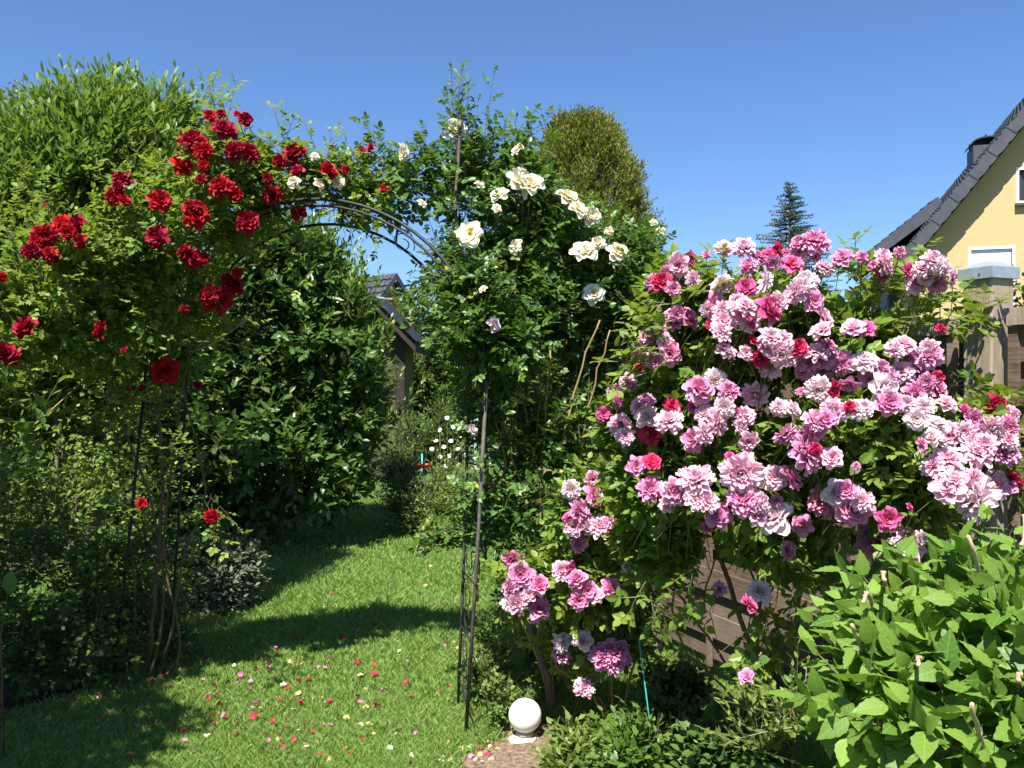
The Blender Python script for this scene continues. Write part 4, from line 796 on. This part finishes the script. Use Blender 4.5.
# ---- red climbing rose on the left half of the arch
def red_rose():
    root = thing('red_climbing_rose', 'climbing rose with deep red blooms covering the left half of the arch', 'climbing rose', (-2.0, 4.65, 0)); f = Fol()
    bl = [blob(225, 165, 4.3, 55, 45, .28), blob(290, 180, 4.35, 45, 26, .22), blob(345, 185, 4.35, 48, 22, .2), blob(180, 225, 4.25, 85, 62, .35), blob(245, 205, 4.35, 55, 45, .25), blob(110, 255, 4.2, 72, 52, .36), blob(45, 290, 4.0, 70, 70, .35), blob(165, 300, 4.4, 62, 52, .3), blob(95, 335, 4.25, 65, 45, .3), blob(5, 330, 3.9, 40, 60, .3), blob(375, 205, 4.3, 28, 16, .15)]
    for i, (c, r) in enumerate(bl):
        p, d = shell(int(1150*r[0]*r[2])+20, c, r, .45, .28, .45, .5, i, shr=.13); f.shoots(p, d, .07+.1*RS.rand(len(p)), 5, T_OVAL, .042, 60, .12, .6, True, stem_r=.002, jit=.35)
    P_, D_ = [], []
    for px, py, dx, dz in ((214, 128, -.1, 1), (222, 125, .1, .6), (283, 158, -.15, .8), (330, 178, .1, .6), (352, 178, .2, .6), (372, 190, .7, .2), (300, 225, .2, -.8), (362, 215, .4, -.5), (120, 360, 0, -.6), (80, 380, -.4, -.4), (150, 420, .2, .3), (200, 430, .3, .2), (175, 470, 0, .5), (205, 500, .3, -.4), (140, 510, -.2, .3), (60, 215, -.3, 1), (30, 225, -.3, 1), (128, 400, 0, .5), (190, 360, .5, .2), (105, 430, -.5, .3), (210, 330, .6, .3), (222, 345, .6, -.2)):
        for k in range(3): P_.append(P(px+RS.randn()*5, py+RS.randn()*5, 4.35+RS.randn()*.1)); D_.append((dx+RS.randn()*.2, -.2, dz+RS.randn()*.2))
    f.shoots(np.array(P_), np.array(D_), .2+.12*RS.rand(len(P_)), 6, T_OVAL, .04, 58, .2, .7, True, stem_r=.0022)
    A = lambda px, py, d=4.6: P(px, py, d)
    canes(root, [[(-2.0, 4.7, 0), A(150, 640), A(160, 540), A(162, 460), A(160, 410), A(175, 340), A(200, 260), A(255, 205), A(330, 195)],
                 [(-1.98, 4.72, 0), A(170, 640), A(182, 560), A(205, 500), A(196, 440), A(180, 380), A(150, 300), A(120, 260)],
                 [(-1.95, 4.6, 0), A(165, 600), A(150, 500), A(120, 420), A(98, 345), A(62, 318), A(45, 300)],
                 [(-2.05, 4.65, 0), A(135, 600), A(128, 520), A(115, 430), A(100, 380), A(90, 300)],
                 [(-1.9, 4.66, 0), A(180, 650), A(165, 560), A(170, 480), A(190, 350), A(215, 290), A(245, 240), A(300, 215)],
                 [A(160, 420), A(140, 395), A(112, 350), A(85, 318), A(58, 322)], [A(182, 560), A(200, 520), A(215, 490)]], [.013, .008, .009, .006, .008, .006, .004], M['cane_dark'])
    canes(root, [[A(35, 425, 4.5), A(60, 402, 4.5), A(100, 365, 4.5)], [A(190, 352, 4.5), A(215, 342, 4.5), A(250, 318, 4.6)], [A(82, 420, 4.6), A(110, 410, 4.6)]], .004, M['twig_light'], 'dry_twig', .001)
    it = [(192,139,27),(202,150,20),(183,164,22),(122,177,19),(113,196,18),(125,199,14),(161,200,23),(220,185,24),(235,194,15),(190,206,18),(197,213,27),(155,236,23),(60,222,20),(75,223,18),(43,236,24),(79,241,15),(32,250,18),(48,253,16),(182,250,16),(193,256,20),(247,220,22),(210,115,13),(225,127,25),(221,113,10),(237,113,8),(246,119,14),(232,151,20),(250,151,22),(43,206,8),(200,178,12),(292,151,27),(279,160,14),(296,170,14),(330,169,20),(333,147,7),(370,147,10),(362,149,8),(345,169,9),(386,187,12),(273,193,20),(248,220,23),(298,211,17),(204,258,12),(233,283,24),(217,298,28),(209,293,22),(237,272,11),(343,210,9),(267,178,10),(206,148,10),(23,325,23),(98,330,20),(2,277,10),(5,352,22),(13,357,16),(195,262,16),(165,371,27),(130,387,9),(141,388,8),(123,349,8),(142,503,11),(198,385,9),(185,309,10),(52,257,14),(212,517,15),(204,165,12),(68,232,16),(238,148,14),(117,188,14),(62,228,14),(36,241,15)]
    blooms(root, bl, [(x, y, d, 'red') for x, y, d in it], .05, f)
    keep(f.build('foliage', [M['rose_light'], M['cane_dark']], None), root)
red_rose()
# ---- white climbing rose on the right half
def white_rose():
    root = thing('white_climbing_rose', 'climbing rose with cream white blooms covering the right half of the arch', 'climbing rose', (.19, 4.25, 0)); f = Fol()
    bl = [blob(470, 200, 4.2, 38, 50, .25), blob(520, 195, 4.35, 48, 50, .3), blob(470, 265, 4.2, 48, 48, .3), blob(550, 250, 4.4, 68, 60, .35), blob(615, 270, 4.5, 52, 52, .3), blob(520, 305, 4.3, 62, 52, .35), blob(590, 320, 4.5, 72, 62, .35), blob(410, 185, 4.3, 34, 36, .2), blob(640, 310, 4.5, 32, 50, .25), blob(590, 380, 4.7, 50, 50, .3), blob(460, 335, 4.3, 22, 40, .2), blob(490, 160, 4.3, 36, 30, .2), blob(472, 300, 3.95, 26, 60, .16), blob(478, 345, 3.9, 22, 36, .12), blob(505, 350, 4.0, 40, 45, .2), blob(500, 430, 4.1, 30, 62, .15), blob(545, 460, 4.2, 36, 60, .2), blob(515, 520, 4.1, 34, 50, .15), blob(585, 430, 4.4, 36, 50, .2), blob(478, 520, 4.05, 12, 60, .1)]
    for i, (c, r) in enumerate(bl):
        den = (900, 1300, 1500, 1700, 1700, 1500, 1800, 800, 1700, 1100, 900, 900, 1900, 1900, 1400, 650, 600, 550, 900, 600)[i]
        p, d = shell(int(den*r[0]*r[2])+20, c, r, .35, .2, .4, .5, i+20, shr=.14); f.shoots(p, d, .08+.14*RS.rand(len(p)), 5, T_OVAL, .04, 60, .12, .45, True, stem_r=.002, jit=.35)
    P_, D_, L_ = [], [], []
    for px, py, dx, dz, l_ in ((462, 200, -.02, 1, .68), (460, 170, .05, 1, .52), (455, 195, -.1, 1, .4), (515, 160, 0, 1, .2), (520, 165, .3, 1, .2), (505, 175, -.2, 1, .25), (395, 175, -.5, .7, .2), (400, 165, .1, 1, .12), (435, 165, -.1, 1, .18), (378, 175, -.9, .1, .2), (645, 262, .4, .8, .1), (635, 250, .3, .8, .1), (590, 235, .3, .9, .2), (440, 285, -1, -.3, .2), (430, 300, -.8, .1, .15), (470, 350, -.1, -1, .3), (500, 370, .1, -1, .35), (540, 380, 0, -1, .35), (580, 390, .1, -1, .3), (470, 420, .2, .7, .25), (520, 440, .4, .5, .25), (505, 480, .5, .4, .3), (540, 500, .3, .6, .3), (520, 520, -.3, .6, .3), (555, 540, .2, .5, .3), (490, 540, -.4, .4, .2), (530, 560, .3, .6, .25), (510, 420, .3, .8, .3), (560, 450, .4, .6, .25), (500, 600, .4, .5, .2), (445, 545, -.6, .1, .12), (545, 600, .5, .4, .2)):
        for k in range(3 if py < 340 or px < 470 else 7): P_.append(P(px+RS.randn()*7, py+RS.randn()*12, 4.25+RS.randn()*.1)); D_.append((dx+RS.randn()*.12, -.1+RS.randn()*.1, dz+RS.randn()*.12)); L_.append(l_*(.8+.3*RS.rand()))
    f.shoots(np.array([P(456+3*q, 215, 4.2) for q in range(6)]), np.array([(-.03+.02*q, -.03*q, 1) for q in range(6)]), np.array([.72, .6, .5, .66, .42, .56]), 15, T_OVAL, .04, 65, .02, .4, True, stem_r=.003, jit=.25)
    f.shoots(np.array(P_), np.array(D_), np.array(L_), 8, T_OVAL, .04, 62, .1, .5, True, stem_r=.0025, jit=.3)
    A = lambda px, py, d=4.12: P(px, py, d); B_ = (.19, 4.15, 0)
    canes(root, [[B_, A(547, 675), A(528, 625), A(517, 600), A(500, 575), A(484, 555), A(488, 480), A(482, 420), A(474, 380), A(468, 330), A(455, 250), A(461, 120)]], .017, M['bark'], 'main_stem')
    canes(root, [[B_, A(538, 660), A(497, 560), A(500, 500), A(505, 455), A(490, 410), A(478, 378)], [B_, A(552, 650), A(548, 600), A(540, 520), A(545, 420), A(550, 350)],
                 [A(528, 625), A(560, 560), A(556, 515), A(562, 450), A(578, 380), A(600, 320)], [A(560, 560), A(545, 490), A(530, 440), A(520, 380), A(505, 330)],
                 [A(476, 600), A(481, 520), A(485, 460), A(480, 430), A(487, 380), A(478, 330)], [A(510, 440), A(520, 380), A(512, 320), A(520, 250)], [B_, A(535, 600), A(530, 520), A(508, 440), A(500, 370), A(515, 300)],
                 [A(540, 540), A(575, 470), A(590, 400), A(610, 330)], [A(497, 560), A(520, 500), A(535, 450), A(540, 400)], [A(545, 640), A(572, 560), A(560, 500)], [A(488, 400), A(505, 440), A(500, 420)]],
          [.009, .008, .009, .007, .008, .007, .008, .007, .006, .006, .005], M['cane'])
    it = [(455,128,21,0),(522,180,27,0),(532,182,22,1),(498,193,17,1),(480,184,9,0),(470,233,25,2),(570,196,24,1),(580,208,20,1),(592,215,19,0),(586,249,24,1),(598,243,13,0),(619,251,20,0),(594,293,19,0),(609,231,9,0),(660,231,9,0),(515,245,14,1),(405,150,15,1),(497,208,9,1),(517,148,12,1),(293,182,12,0),(320,183,12,1),(339,182,12,0),(402,154,12,2),(315,156,8,0),(423,203,9,1),(645,277,9,1),(483,288,8,1),(654,222,7,0)]
    blooms(root, bl, [(x, y, d, 'white', k) for x, y, d, k in it]+[(495, 324, 15, 'blush'), (473, 429, 11, 'blush'), (760, 590, 1, 'blush')][:2], .05, f)
    keep(f.build('foliage', [M['white_rose_leaf'], M['stem']], None), root)
white_rose()
# ---- pink rose over the fence
PK = wr([(303,233,48,'pale'),(348,232,48,'pale'),(520,217,62,'mid'),(478,222,35,'mid'),(412,250,40,'hot'),(432,240,32,'crimson'),(385,255,35,'mid'),(418,272,38,'mid'),(467,272,54,'hot'),(480,245,48,'pale'),(360,275,40,'mauve'),(525,262,45,'mid'),(545,282,42,'pale'),(583,256,48,'mid'),(635,258,28,'mid'),(680,265,25,'hot'),(660,278,25,'mid'),(682,303,30,'hot'),(700,285,25,'pale'),
 (185,278,54,'pale'),(150,313,44,'crimson'),(220,263,38,'hot'),(180,335,38,'mid'),(228,312,38,'pale'),(130,315,36,'mauve'),(125,340,25,'mid'),(747,290,36,'hot'),(780,285,42,'pale'),(825,285,38,'blush'),(760,322,45,'pale'),(810,322,45,'mid'),(855,308,36,'pale'),(840,290,30,'blush'),(790,310,38,'pale'),
 (352,330,44,'hot'),(403,318,52,'blush'),(470,340,50,'pale'),(490,325,32,'blush'),(328,370,55,'pale'),(283,368,45,'mid'),(355,375,50,'pale'),(300,410,52,'pale'),(260,385,35,'pale'),(360,410,54,'pale'),(295,435,45,'pale'),(415,380,62,'hot'),(435,365,42,'pale'),(520,365,50,'mid'),(548,402,56,'pale'),(610,425,50,'pale'),(645,428,42,'hot'),
 (220,402,54,'mid'),(190,395,40,'mid'),(180,415,40,'mauve'),(150,440,30,'mauve'),(115,450,42,'pale'),(100,485,38,'mid'),(165,470,56,'pale'),(168,493,50,'mid'),(130,512,38,'mid'),
 (380,462,36,'crimson'),(410,465,50,'mid'),(440,460,45,'pale'),(480,475,42,'crimson'),(435,492,58,'pale'),(388,505,44,'crimson'),(355,490,36,'pale'),(460,500,36,'pale'),(505,510,46,'mauve'),(535,495,56,'mauve'),(580,515,54,'mauve'),(540,530,50,'mauve'),(555,470,40,'mid'),
 (65,560,40,'pale'),(40,580,36,'mid'),(45,605,40,'mid'),(10,637,38,'hot'),(75,570,22,'hot'),(115,600,36,'mauve'),(95,620,40,'pale'),(245,572,62,'mid'),(230,590,42,'pale'),(310,580,44,'mid'),(375,593,56,'pale'),(178,618,44,'crimson'),(165,650,60,'pale'),(110,640,52,'blush'),(115,685,58,'crimson'),(65,655,36,'pale'),(60,690,40,'pale'),(250,635,44,'pale'),(290,660,56,'pale'),(300,620,46,'blush'),(350,640,46,'pale'),(255,685,46,'pale'),(360,705,46,'pale'),
 (470,625,42,'blush'),(530,580,56,'blush'),(570,580,40,'crimson'),(600,570,46,'mid'),(565,630,56,'pale'),(620,625,50,'blush'),(530,672,64,'mid'),(450,690,52,'mauve'),(500,712,60,'mid'),
 (740,465,50,'pale'),(715,480,42,'pale'),(745,505,52,'mauve'),(795,495,56,'mauve'),(770,520,52,'mauve'),(820,500,32,'pale'),(700,545,52,'mauve'),(650,550,46,'mid'),(680,525,42,'mauve'),(745,540,50,'mauve'),(690,580,70,'blush'),(700,610,56,'mid'),(765,585,52,'mid'),(820,570,54,'mid'),(790,560,40,'mauve'),(785,620,46,'blush'),(765,650,46,'blush'),(815,660,52,'blush'),(840,690,60,'pale'),(800,690,42,'blush'),
 (957,618,48,'crimson'),(985,635,36,'pale'),(905,650,46,'mid'),(880,680,42,'pale'),(950,670,46,'pale'),(985,670,50,'mid'),(990,700,42,'pale'),(930,710,52,'pale'),(900,700,46,'pale'),(1005,640,26,'pale')], 2.415, 600, 150)
PK += wr([(75,165,62,'pale'),(30,190,52,'pale'),(170,155,75,'pale'),(170,128,52,'hot'),(175,205,62,'mid'),(120,240,48,'mid'),(100,210,42,'pale'),(235,240,70,'blush'),(205,235,48,'pale'),(240,160,46,'pale'),(280,160,56,'mid'),(295,260,42,'mid'),(270,315,36,'mauve'),(340,210,58,'mid'),(370,195,50,'blush'),(405,190,36,'blush'),(408,228,64,'mid'),(480,250,50,'hot'),(453,290,70,'mauve'),(520,300,60,'pale'),(545,290,32,'blush'),(310,108,70,'mauve'),(600,122,60,'pale'),(600,180,66,'pale'),(655,205,80,'blush'),(700,175,56,'pale'),(660,165,52,'pale'),(665,108,60,'pale'),(740,165,45,'crimson'),(725,182,32,'mid'),(725,112,42,'mauve'),(190,425,42,'hot'),(210,398,46,'blush'),(122,395,28,'mauve'),(180,575,32,'mid')], 2.088, 660, 400)
PK2 = wr([(505,560,52,'blush'),(580,575,60,'mid'),(570,530,46,'pale'),(535,620,65,'mauve'),(510,670,56,'pale'),(525,720,46,'mid'),(495,640,32,'hot'),(595,665,70,'pale'),(625,665,56,'hot'),(570,670,52,'pale')], 2.953, 400, 300)
PKm = wr([(700,490,56,'mid'),(745,475,50,'crimson'),(740,555,70,'mid'),(810,570,66,'mid'),(790,600,46,'pale'),(855,530,70,'pale')], 2.953, 400, 300)
PK2 += wr([(325,175,56,'mid'),(345,215,66,'mid'),(310,250,46,'mauve'),(400,240,52,'mid'),(335,295,56,'pale'),(400,305,66,'mid'),(315,295,46,'blush'),(385,330,42,'mauve'),(370,270,42,'pale'),(465,200,52,'pale'),(492,200,44,'hot'),(505,220,52,'mid'),(540,260,60,'mid'),(515,290,52,'mid'),(560,270,46,'pale'),(610,250,56,'mid'),(652,193,30,'pale'),(465,412,50,'blush'),(465,440,48,'mauve'),(485,400,26,'blush'),(525,400,52,'blush'),(580,440,62,'mauve'),(620,430,62,'mid'),(610,465,60,'mauve'),(635,450,56,'mid'),(575,460,42,'mid'),(600,420,46,'mid'),(530,535,52,'pale'),(617,620,16,'mid')], 2.867, 400, 500)
def pink_rose():
    root = thing('pink_shrub_rose', 'huge rose bush smothered in pink blooms spilling over the fence', 'rose bush', (1.15, 3.35, 0)); f = Fol()
    bl = [blob(765, 330, 3.0, 84, 72, .32), blob(700, 400, 3.1, 78, 82, .32), blob(840, 350, 2.95, 60, 64, .26), blob(845, 440, 2.75, 92, 62, .3), blob(730, 475, 2.95, 95, 62, .32), blob(955, 445, 2.75, 58, 48, .2), blob(655, 480, 3.1, 55, 58, .25), blob(680, 300, 3.1, 32, 42, .2), blob(905, 490, 2.65, 75, 42, .22), blob(780, 525, 3.0, 80, 36, .28), blob(640, 430, 3.15, 40, 48, .22), blob(655, 545, 3.2, 45, 34, .22)]
    for i, (c, r) in enumerate(bl):
        p, d = shell(int(2300*r[0]*r[2])+40, c, r, .4, .16, .35, .5, i+50, shr=.13); f.shoots(p, d, .05+.07*RS.rand(len(p)), 4, T_OVAL, .047, 60, .12, .4, True, stem_r=.002, jit=.35)
    P_, D_ = [], []
    for px, py, dx, dz in ((745, 285, -.6, .4), (850, 285, .2, .6), (875, 300, .5, .5), (905, 300, .3, .7), (940, 320, .6, .3), (950, 390, .8, 0), (960, 400, .9, -.1), (930, 310, 0, .8), (900, 350, .3, .8), (680, 320, -.6, .2), (920, 520, .3, -.4), (700, 580, 0, -1), (760, 590, .1, -1), (820, 560, .2, -.8), (650, 590, -.2, -.7), (740, 620, 0, -.6), (790, 600, 0, -.7), (765, 640, -.1, -.5), (880, 560, 0, -.6), (660, 360, -.8, .2), (1000, 410, .7, .3), (990, 480, .6, -.4)):
        for k in range(5 if py < 520 else 3): P_.append(P(px+RS.randn()*11, py+RS.randn()*9, 2.95+RS.randn()*.1)); D_.append((dx+RS.randn()*.25, -.15, dz+RS.randn()*.25))
    f.shoots(np.array(P_), np.array(D_), .1+.1*RS.rand(len(P_)), 5, T_OVAL, .047, 60, .2, .5, True, stem_r=.0025)
    A = lambda px, py, d=3.3: P(px, py, d); B_ = (1.1, 3.4, 0)
    buds = [(q[0]+RS.randn()*16, max(252, q[1]+RS.randn()*14-6), RS.uniform(7, 12), ('hot', 'crimson', 'mid')[RS.randint(3)], 0) for q in random.sample(PK, 34)]
    canes(root, [[B_, A(770, 700), A(735, 600), A(710, 520), A(690, 420), A(670, 330)], [B_, A(760, 690), A(760, 580), A(770, 480), A(770, 360)], [B_, A(790, 700), A(800, 600), A(830, 500), A(850, 400), A(900, 300)], [B_, A(740, 690), A(690, 610), A(655, 580), A(632, 585)], [B_, A(800, 690), A(850, 590), A(900, 500), A(950, 430)], [B_, A(780, 640), A(745, 560), A(730, 480)], [B_, A(735, 700), A(680, 640), A(672, 560), A(660, 480)], [A(700, 620), A(715, 560), A(740, 500)]], [.012, .011, .01, .007, .009, .006, .006, .004], M['cane_dark'])
    fill = [(q[0]+RS.randn()*15, q[1]+RS.randn()*12, RS.uniform(15, 22), ('pale', 'pale', 'mid', 'blush', 'pale')[RS.randint(5)]) for q in random.sample(PK, 60) if 640 < q[0] < 1000 and 270 < q[1] < 520]
    blooms(root, bl, [q for q in PK+PKm]+fill+buds, .05, f)
    keep(f.build('foliage', [M['pink_leaf'], M['stem']], None), root)
def pink_low():
    root = thing('pink_rose_spray', 'lower pink rose bush with clustered blooms above the globe lamp', 'rose bush', (.48, 3.75, 0)); f = Fol()
    bl = [blob(525, 585, 3.78, 20, 24, .1), blob(590, 505, 3.75, 38, 36, .16), blob(585, 580, 3.75, 42, 36, .18), blob(620, 565, 3.75, 38, 42, .2), blob(612, 632, 3.85, 40, 36, .15), blob(567, 636, 3.95, 20, 22, .1), blob(600, 530, 3.75, 30, 30, .16)]
    for i, (c, r) in enumerate(bl):
        p, d = shell(int(1500*r[0]*r[2])+14, c, r, .3, .16, .35, .5, i+80, shr=.1); f.shoots(p, d, .09+.09*RS.rand(len(p)), 5, T_OVAL, .047, 60, .12, .5, True, stem_r=.002, jit=.35)
    A = lambda px, py, d=3.85: P(px, py, d); B_ = (.48, 3.95, 0)
    canes(root, [[B_, A(590, 690), A(575, 640), A(560, 590), A(530, 580)], [B_, A(612, 690), A(620, 620), A(600, 540), A(590, 490)], [B_, A(630, 680), A(640, 600), A(615, 560)], [B_, A(600, 700), A(560, 670), A(548, 640)]], [.008, .007, .006, .005], M['cane'])
    blooms(root, bl, PK2, .06, f)
    keep(f.build('foliage', [M['pink_leaf'], M['stem']], None), root)
M['pink_leaf'] = leafmat('pink_rose_leaf', (.06, .14, .02), (.16, .26, .035), (.28, .35, .045), .48, .4, .38)
pink_rose(); pink_low()
# ------------------------------------------------------------------ hydrangea, lower right
def hydrangea():
    root = thing('hydrangea', 'large leaved fresh green hydrangea with pruned woody stems at the lower right', 'hydrangea', (1.15, 1.95, 0)); f = Fol()
    bl = [blob(930, 675, 1.9, 80, 80, .22), blob(1000, 625, 1.85, 66, 58, .2), blob(875, 640, 2.05, 46, 46, .18), blob(960, 730, 1.8, 100, 70, .2), blob(870, 700, 1.9, 62, 70, .2), blob(1040, 700, 1.75, 90, 110, .25), blob(1015, 585, 2.0, 45, 32, .15), blob(955, 612, 2.0, 40, 36, .15)]
    for i, (c, r) in enumerate(bl):
        p, d = shell(int(1500*r[0]*r[2])+12, c, r, .55, .1, .55, .4, i+70, shr=.09); f.shoots(p, d, .07+.05*RS.rand(len(p)), 4, T_HYD, .09, 66, .0, .45, stem_r=.003, jit=.42, flat=.35, wide=1.02)
    p, d = shell(110, P(960, 660, 2.15), np.array([.3, .25, .4]), .2, .1, .8, .4, 2); f.shoots(p, d, np.full(len(p), .07), 4, T_HYD, .085, 60, 0, .2, stem_r=.003, flat=.7)
    keep(f.build('foliage', [M['hydrangea'], M['stem']], None, True), root)
    for i, (x0, y0, x1, y1, d) in enumerate(((1005, 700, 968, 536, 1.85), (880, 640, 863, 602, 1.9), (875, 700, 852, 625, 1.85), (890, 620, 885, 580, 1.95), (925, 700, 918, 665, 1.75), (1030, 560, 1021, 545, 1.8), (985, 800, 972, 704, 1.62), (1015, 720, 1019, 680, 1.65))):
        b0 = Vector(P(x0, y0, d+.12)); t = Vector(P(x1, y1, d-.1)); mb = MB(); lo = Vector((1.15+(b0.x-1.15)*.4, 2.0, .0)); pts = curve_pts([lo, b0, t], 6, .0015); mb.tube(pts, [.006-.002*j/len(pts) for j in range(len(pts))], 7)
        nd = pts[-4]; mb.tube([nd-Vector((0, 0, .004)), nd+Vector((0, 0, .004))], .0062, 7); keep(mb.build('stem', M['twig_light'], None, True), root)
hydrangea()
# ------------------------------------------------------------------ low planting around the lamp and along the fence
bushy('flowering_herb', 'wiry plant with pale spiky seed heads left of the hydrangea', 'plant', [blob(795, 715, 2.4, 34, 38, .12), blob(760, 745, 2.5, 28, 26, .1)], 'bed', 120, .035, T_LANCE, (.8, 2.45, 0), 0, up=1.2, sl_=.16, K=8, wide=1.4, young=.9, ang=50)
gcs = [(705, 735, 3.5, 46, 30), (655, 722, 3.6, 38, 32), (612, 752, 3.5, 22, 12), (640, 750, 3.2, 60, 40), (720, 750, 3.1, 60, 45), (575, 764, 3.4, 18, 8), (675, 685, 4.2, 28, 20), (745, 742, 3.3, 26, 26)]
for k, (px, py, d, rx, ry) in enumerate(gcs):
    c = P(px, py, d); lab = ('dark leafy ground plant against the foot of the fence', 'dark leafy plant in the shade under the low pink blooms', 'low green plant just right of the globe lamp', 'green plant at the bottom edge between lamp and fence', 'shaded leafy plant at the bottom edge left of the wiry herb', 'small leafy plant at the bottom edge below the globe lamp', 'shaded plant by the left end of the fence panel', 'leafy stems rising before the fence boards beside the wiry herb')[k]
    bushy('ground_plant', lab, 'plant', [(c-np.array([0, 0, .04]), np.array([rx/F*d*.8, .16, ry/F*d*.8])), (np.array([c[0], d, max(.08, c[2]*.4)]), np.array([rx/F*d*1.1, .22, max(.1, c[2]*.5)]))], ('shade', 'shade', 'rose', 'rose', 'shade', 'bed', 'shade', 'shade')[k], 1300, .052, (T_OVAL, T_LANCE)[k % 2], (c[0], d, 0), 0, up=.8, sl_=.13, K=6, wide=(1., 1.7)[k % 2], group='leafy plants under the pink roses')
for k, (px, py) in enumerate(((478, 690), (500, 670), (485, 640), (550, 690), (535, 665), (500, 712))):
    g = G(px, min(767, py+18)); bushy('seedling', ('young leafy plant at the foot of the right arch leg', 'small plant in the grass between arch leg and lamp', 'wispy plant growing against the arch leg', 'small green plant beside the thick rose stem', 'leafy seedling behind the globe lamp', 'tiny plant in the soil just left of the globe lamp')[k], 'plant', [mb_(g[0], g[1], .08, .09, .08, .1), mb_(g[0], g[1], .16, .05, .05, .1)], 'bed' if k % 2 else 'rose', 170, .03, T_OVAL, (g[0], g[1], 0), 0, up=1.2, sl_=.1, K=5, group='small plants by the arch foot')
# ------------------------------------------------------------------ fallen petals
def petals():
    def proto(seed, L):
        rs = np.random.RandomState(seed); V = []; g = 6
        for i in range(g):
            for j in range(g):
                u, v = i/(g-1), 2*j/(g-1)-1; w_ = .48*math.sin(math.pi*(.12+.75*u))**.7; V.append((L*(u-.5), L*v*w_, L*(.5*v*v*w_+.5*(u-.5)**2*2+.1*math.sin(v*4+seed)+.06*math.sin(u*9+seed*2))))
        F_ = [(i*g+j, i*g+j+1, (i+1)*g+j+1, (i+1)*g+j) for i in range(g-1) for j in range(g-1)]
        return V, F_
    kinds = []
    for mat, nm in ((M['crimson'], 'red'), (M['mid'], 'pink'), (M['white'], 'white'), (M['petal_dry'], 'dry')):
        ms = []
        for s in range(3):
            V, F_ = proto(s, 1.); o = link('fallen_petal', V, [np.array(F_)], mat, None, {'lay': [.7]*36, 'edge': [.1]*36}, True); ms.append(o.data); bpy.data.objects.remove(o)
        kinds.append(ms)
    info = [('crimson rose petal lying on the grass', 'red petals fallen on the lawn'), ('magenta pink rose petal lying on the grass', 'pink petals fallen on the lawn'), ('creamy white rose petal lying on the ground', 'white petals fallen on the ground'), ('dry yellowish petal lying on the ground', 'dry petals fallen on the ground')]
    def one(px, py, k, size=1.):
        g = G(px, py); o = bpy.data.objects.new('fallen_petal', kinds[k][RS.randint(3)]); COL.objects.link(o); L = (.018+.014*RS.rand())*size
        o.location = (g[0], g[1], .022+.012*RS.rand() if not (px > 430 and py > 725) else .012); o.scale = (L, L, L); o.rotation_euler = (RS.randn()*.45, RS.randn()*.45, RS.rand()*6.28); tag(o, info[k][0], 'petal', info[k][1])
    ex = wr([(415,412,1,0),(200,495,1,1),(180,440,1,0),(160,495,1,0),(285,532,1,0),(312,527,1,0),(375,465,1,1),(447,482,1,0),(498,488,1,0),(502,518,1,0),(592,540,1,0),(682,535,1,0),(713,552,1,0),(690,566,1,0),(605,583,1,0),(530,562,1,1),(452,580,1,0),(460,597,1,1),(507,608,1,0),(467,700,1,0),(618,690,1,1),(432,748,1,0),(155,640,1,0),(290,602,1,0),(240,548,1,2),(20,698,1,2),(458,665,1,2),(543,735,1,2),(605,757,1,2),(690,752,1,2),(515,530,1,2),(98,487,1,2),(47,575,1,1),(22,588,1,0),(55,597,1,0),(42,635,1,0),(68,635,1,1),(38,655,1,0),(145,537,1,1),(105,540,1,1),(145,566,1,1),(160,605,1,1),(70,413,1,0),(378,282,1,0),(270,405,1,0),(415,415,1,0),(455,388,1,1),(500,370,1,0),(460,348,1,1),(210,358,1,1),(560,695,1,2),(795,755,1,2),(825,742,1,0),(635,472,1,3),(647,257,1,3),(660,200,1,3),(460,518,1,3),(420,640,1,3),(480,665,1,3),(475,610,1,3),(255,481,1,3),(420,733,1,3),(370,765,1,3),(228,710,1,3),(283,572,1,3)], 2.867, 200, 500)
    for x, y, _, k in ex: one(x, y, k, 1.15)
    for k in range(110): one(RS.uniform(5, 330), 640+127*RS.rand()**.8 if RS.rand() < .8 else RS.uniform(620, 767), 0 if RS.rand() < .65 else 1, .9)
    for k in range(45): one(RS.uniform(250, 520), RS.uniform(640, 767), (0, 1, 3, 3, 2)[RS.randint(5)], .8)
    for k in range(85): one(RS.uniform(440, 570), RS.uniform(728, 767), (3, 3, 2, 2, 0, 1)[RS.randint(6)], 1.)
petals()
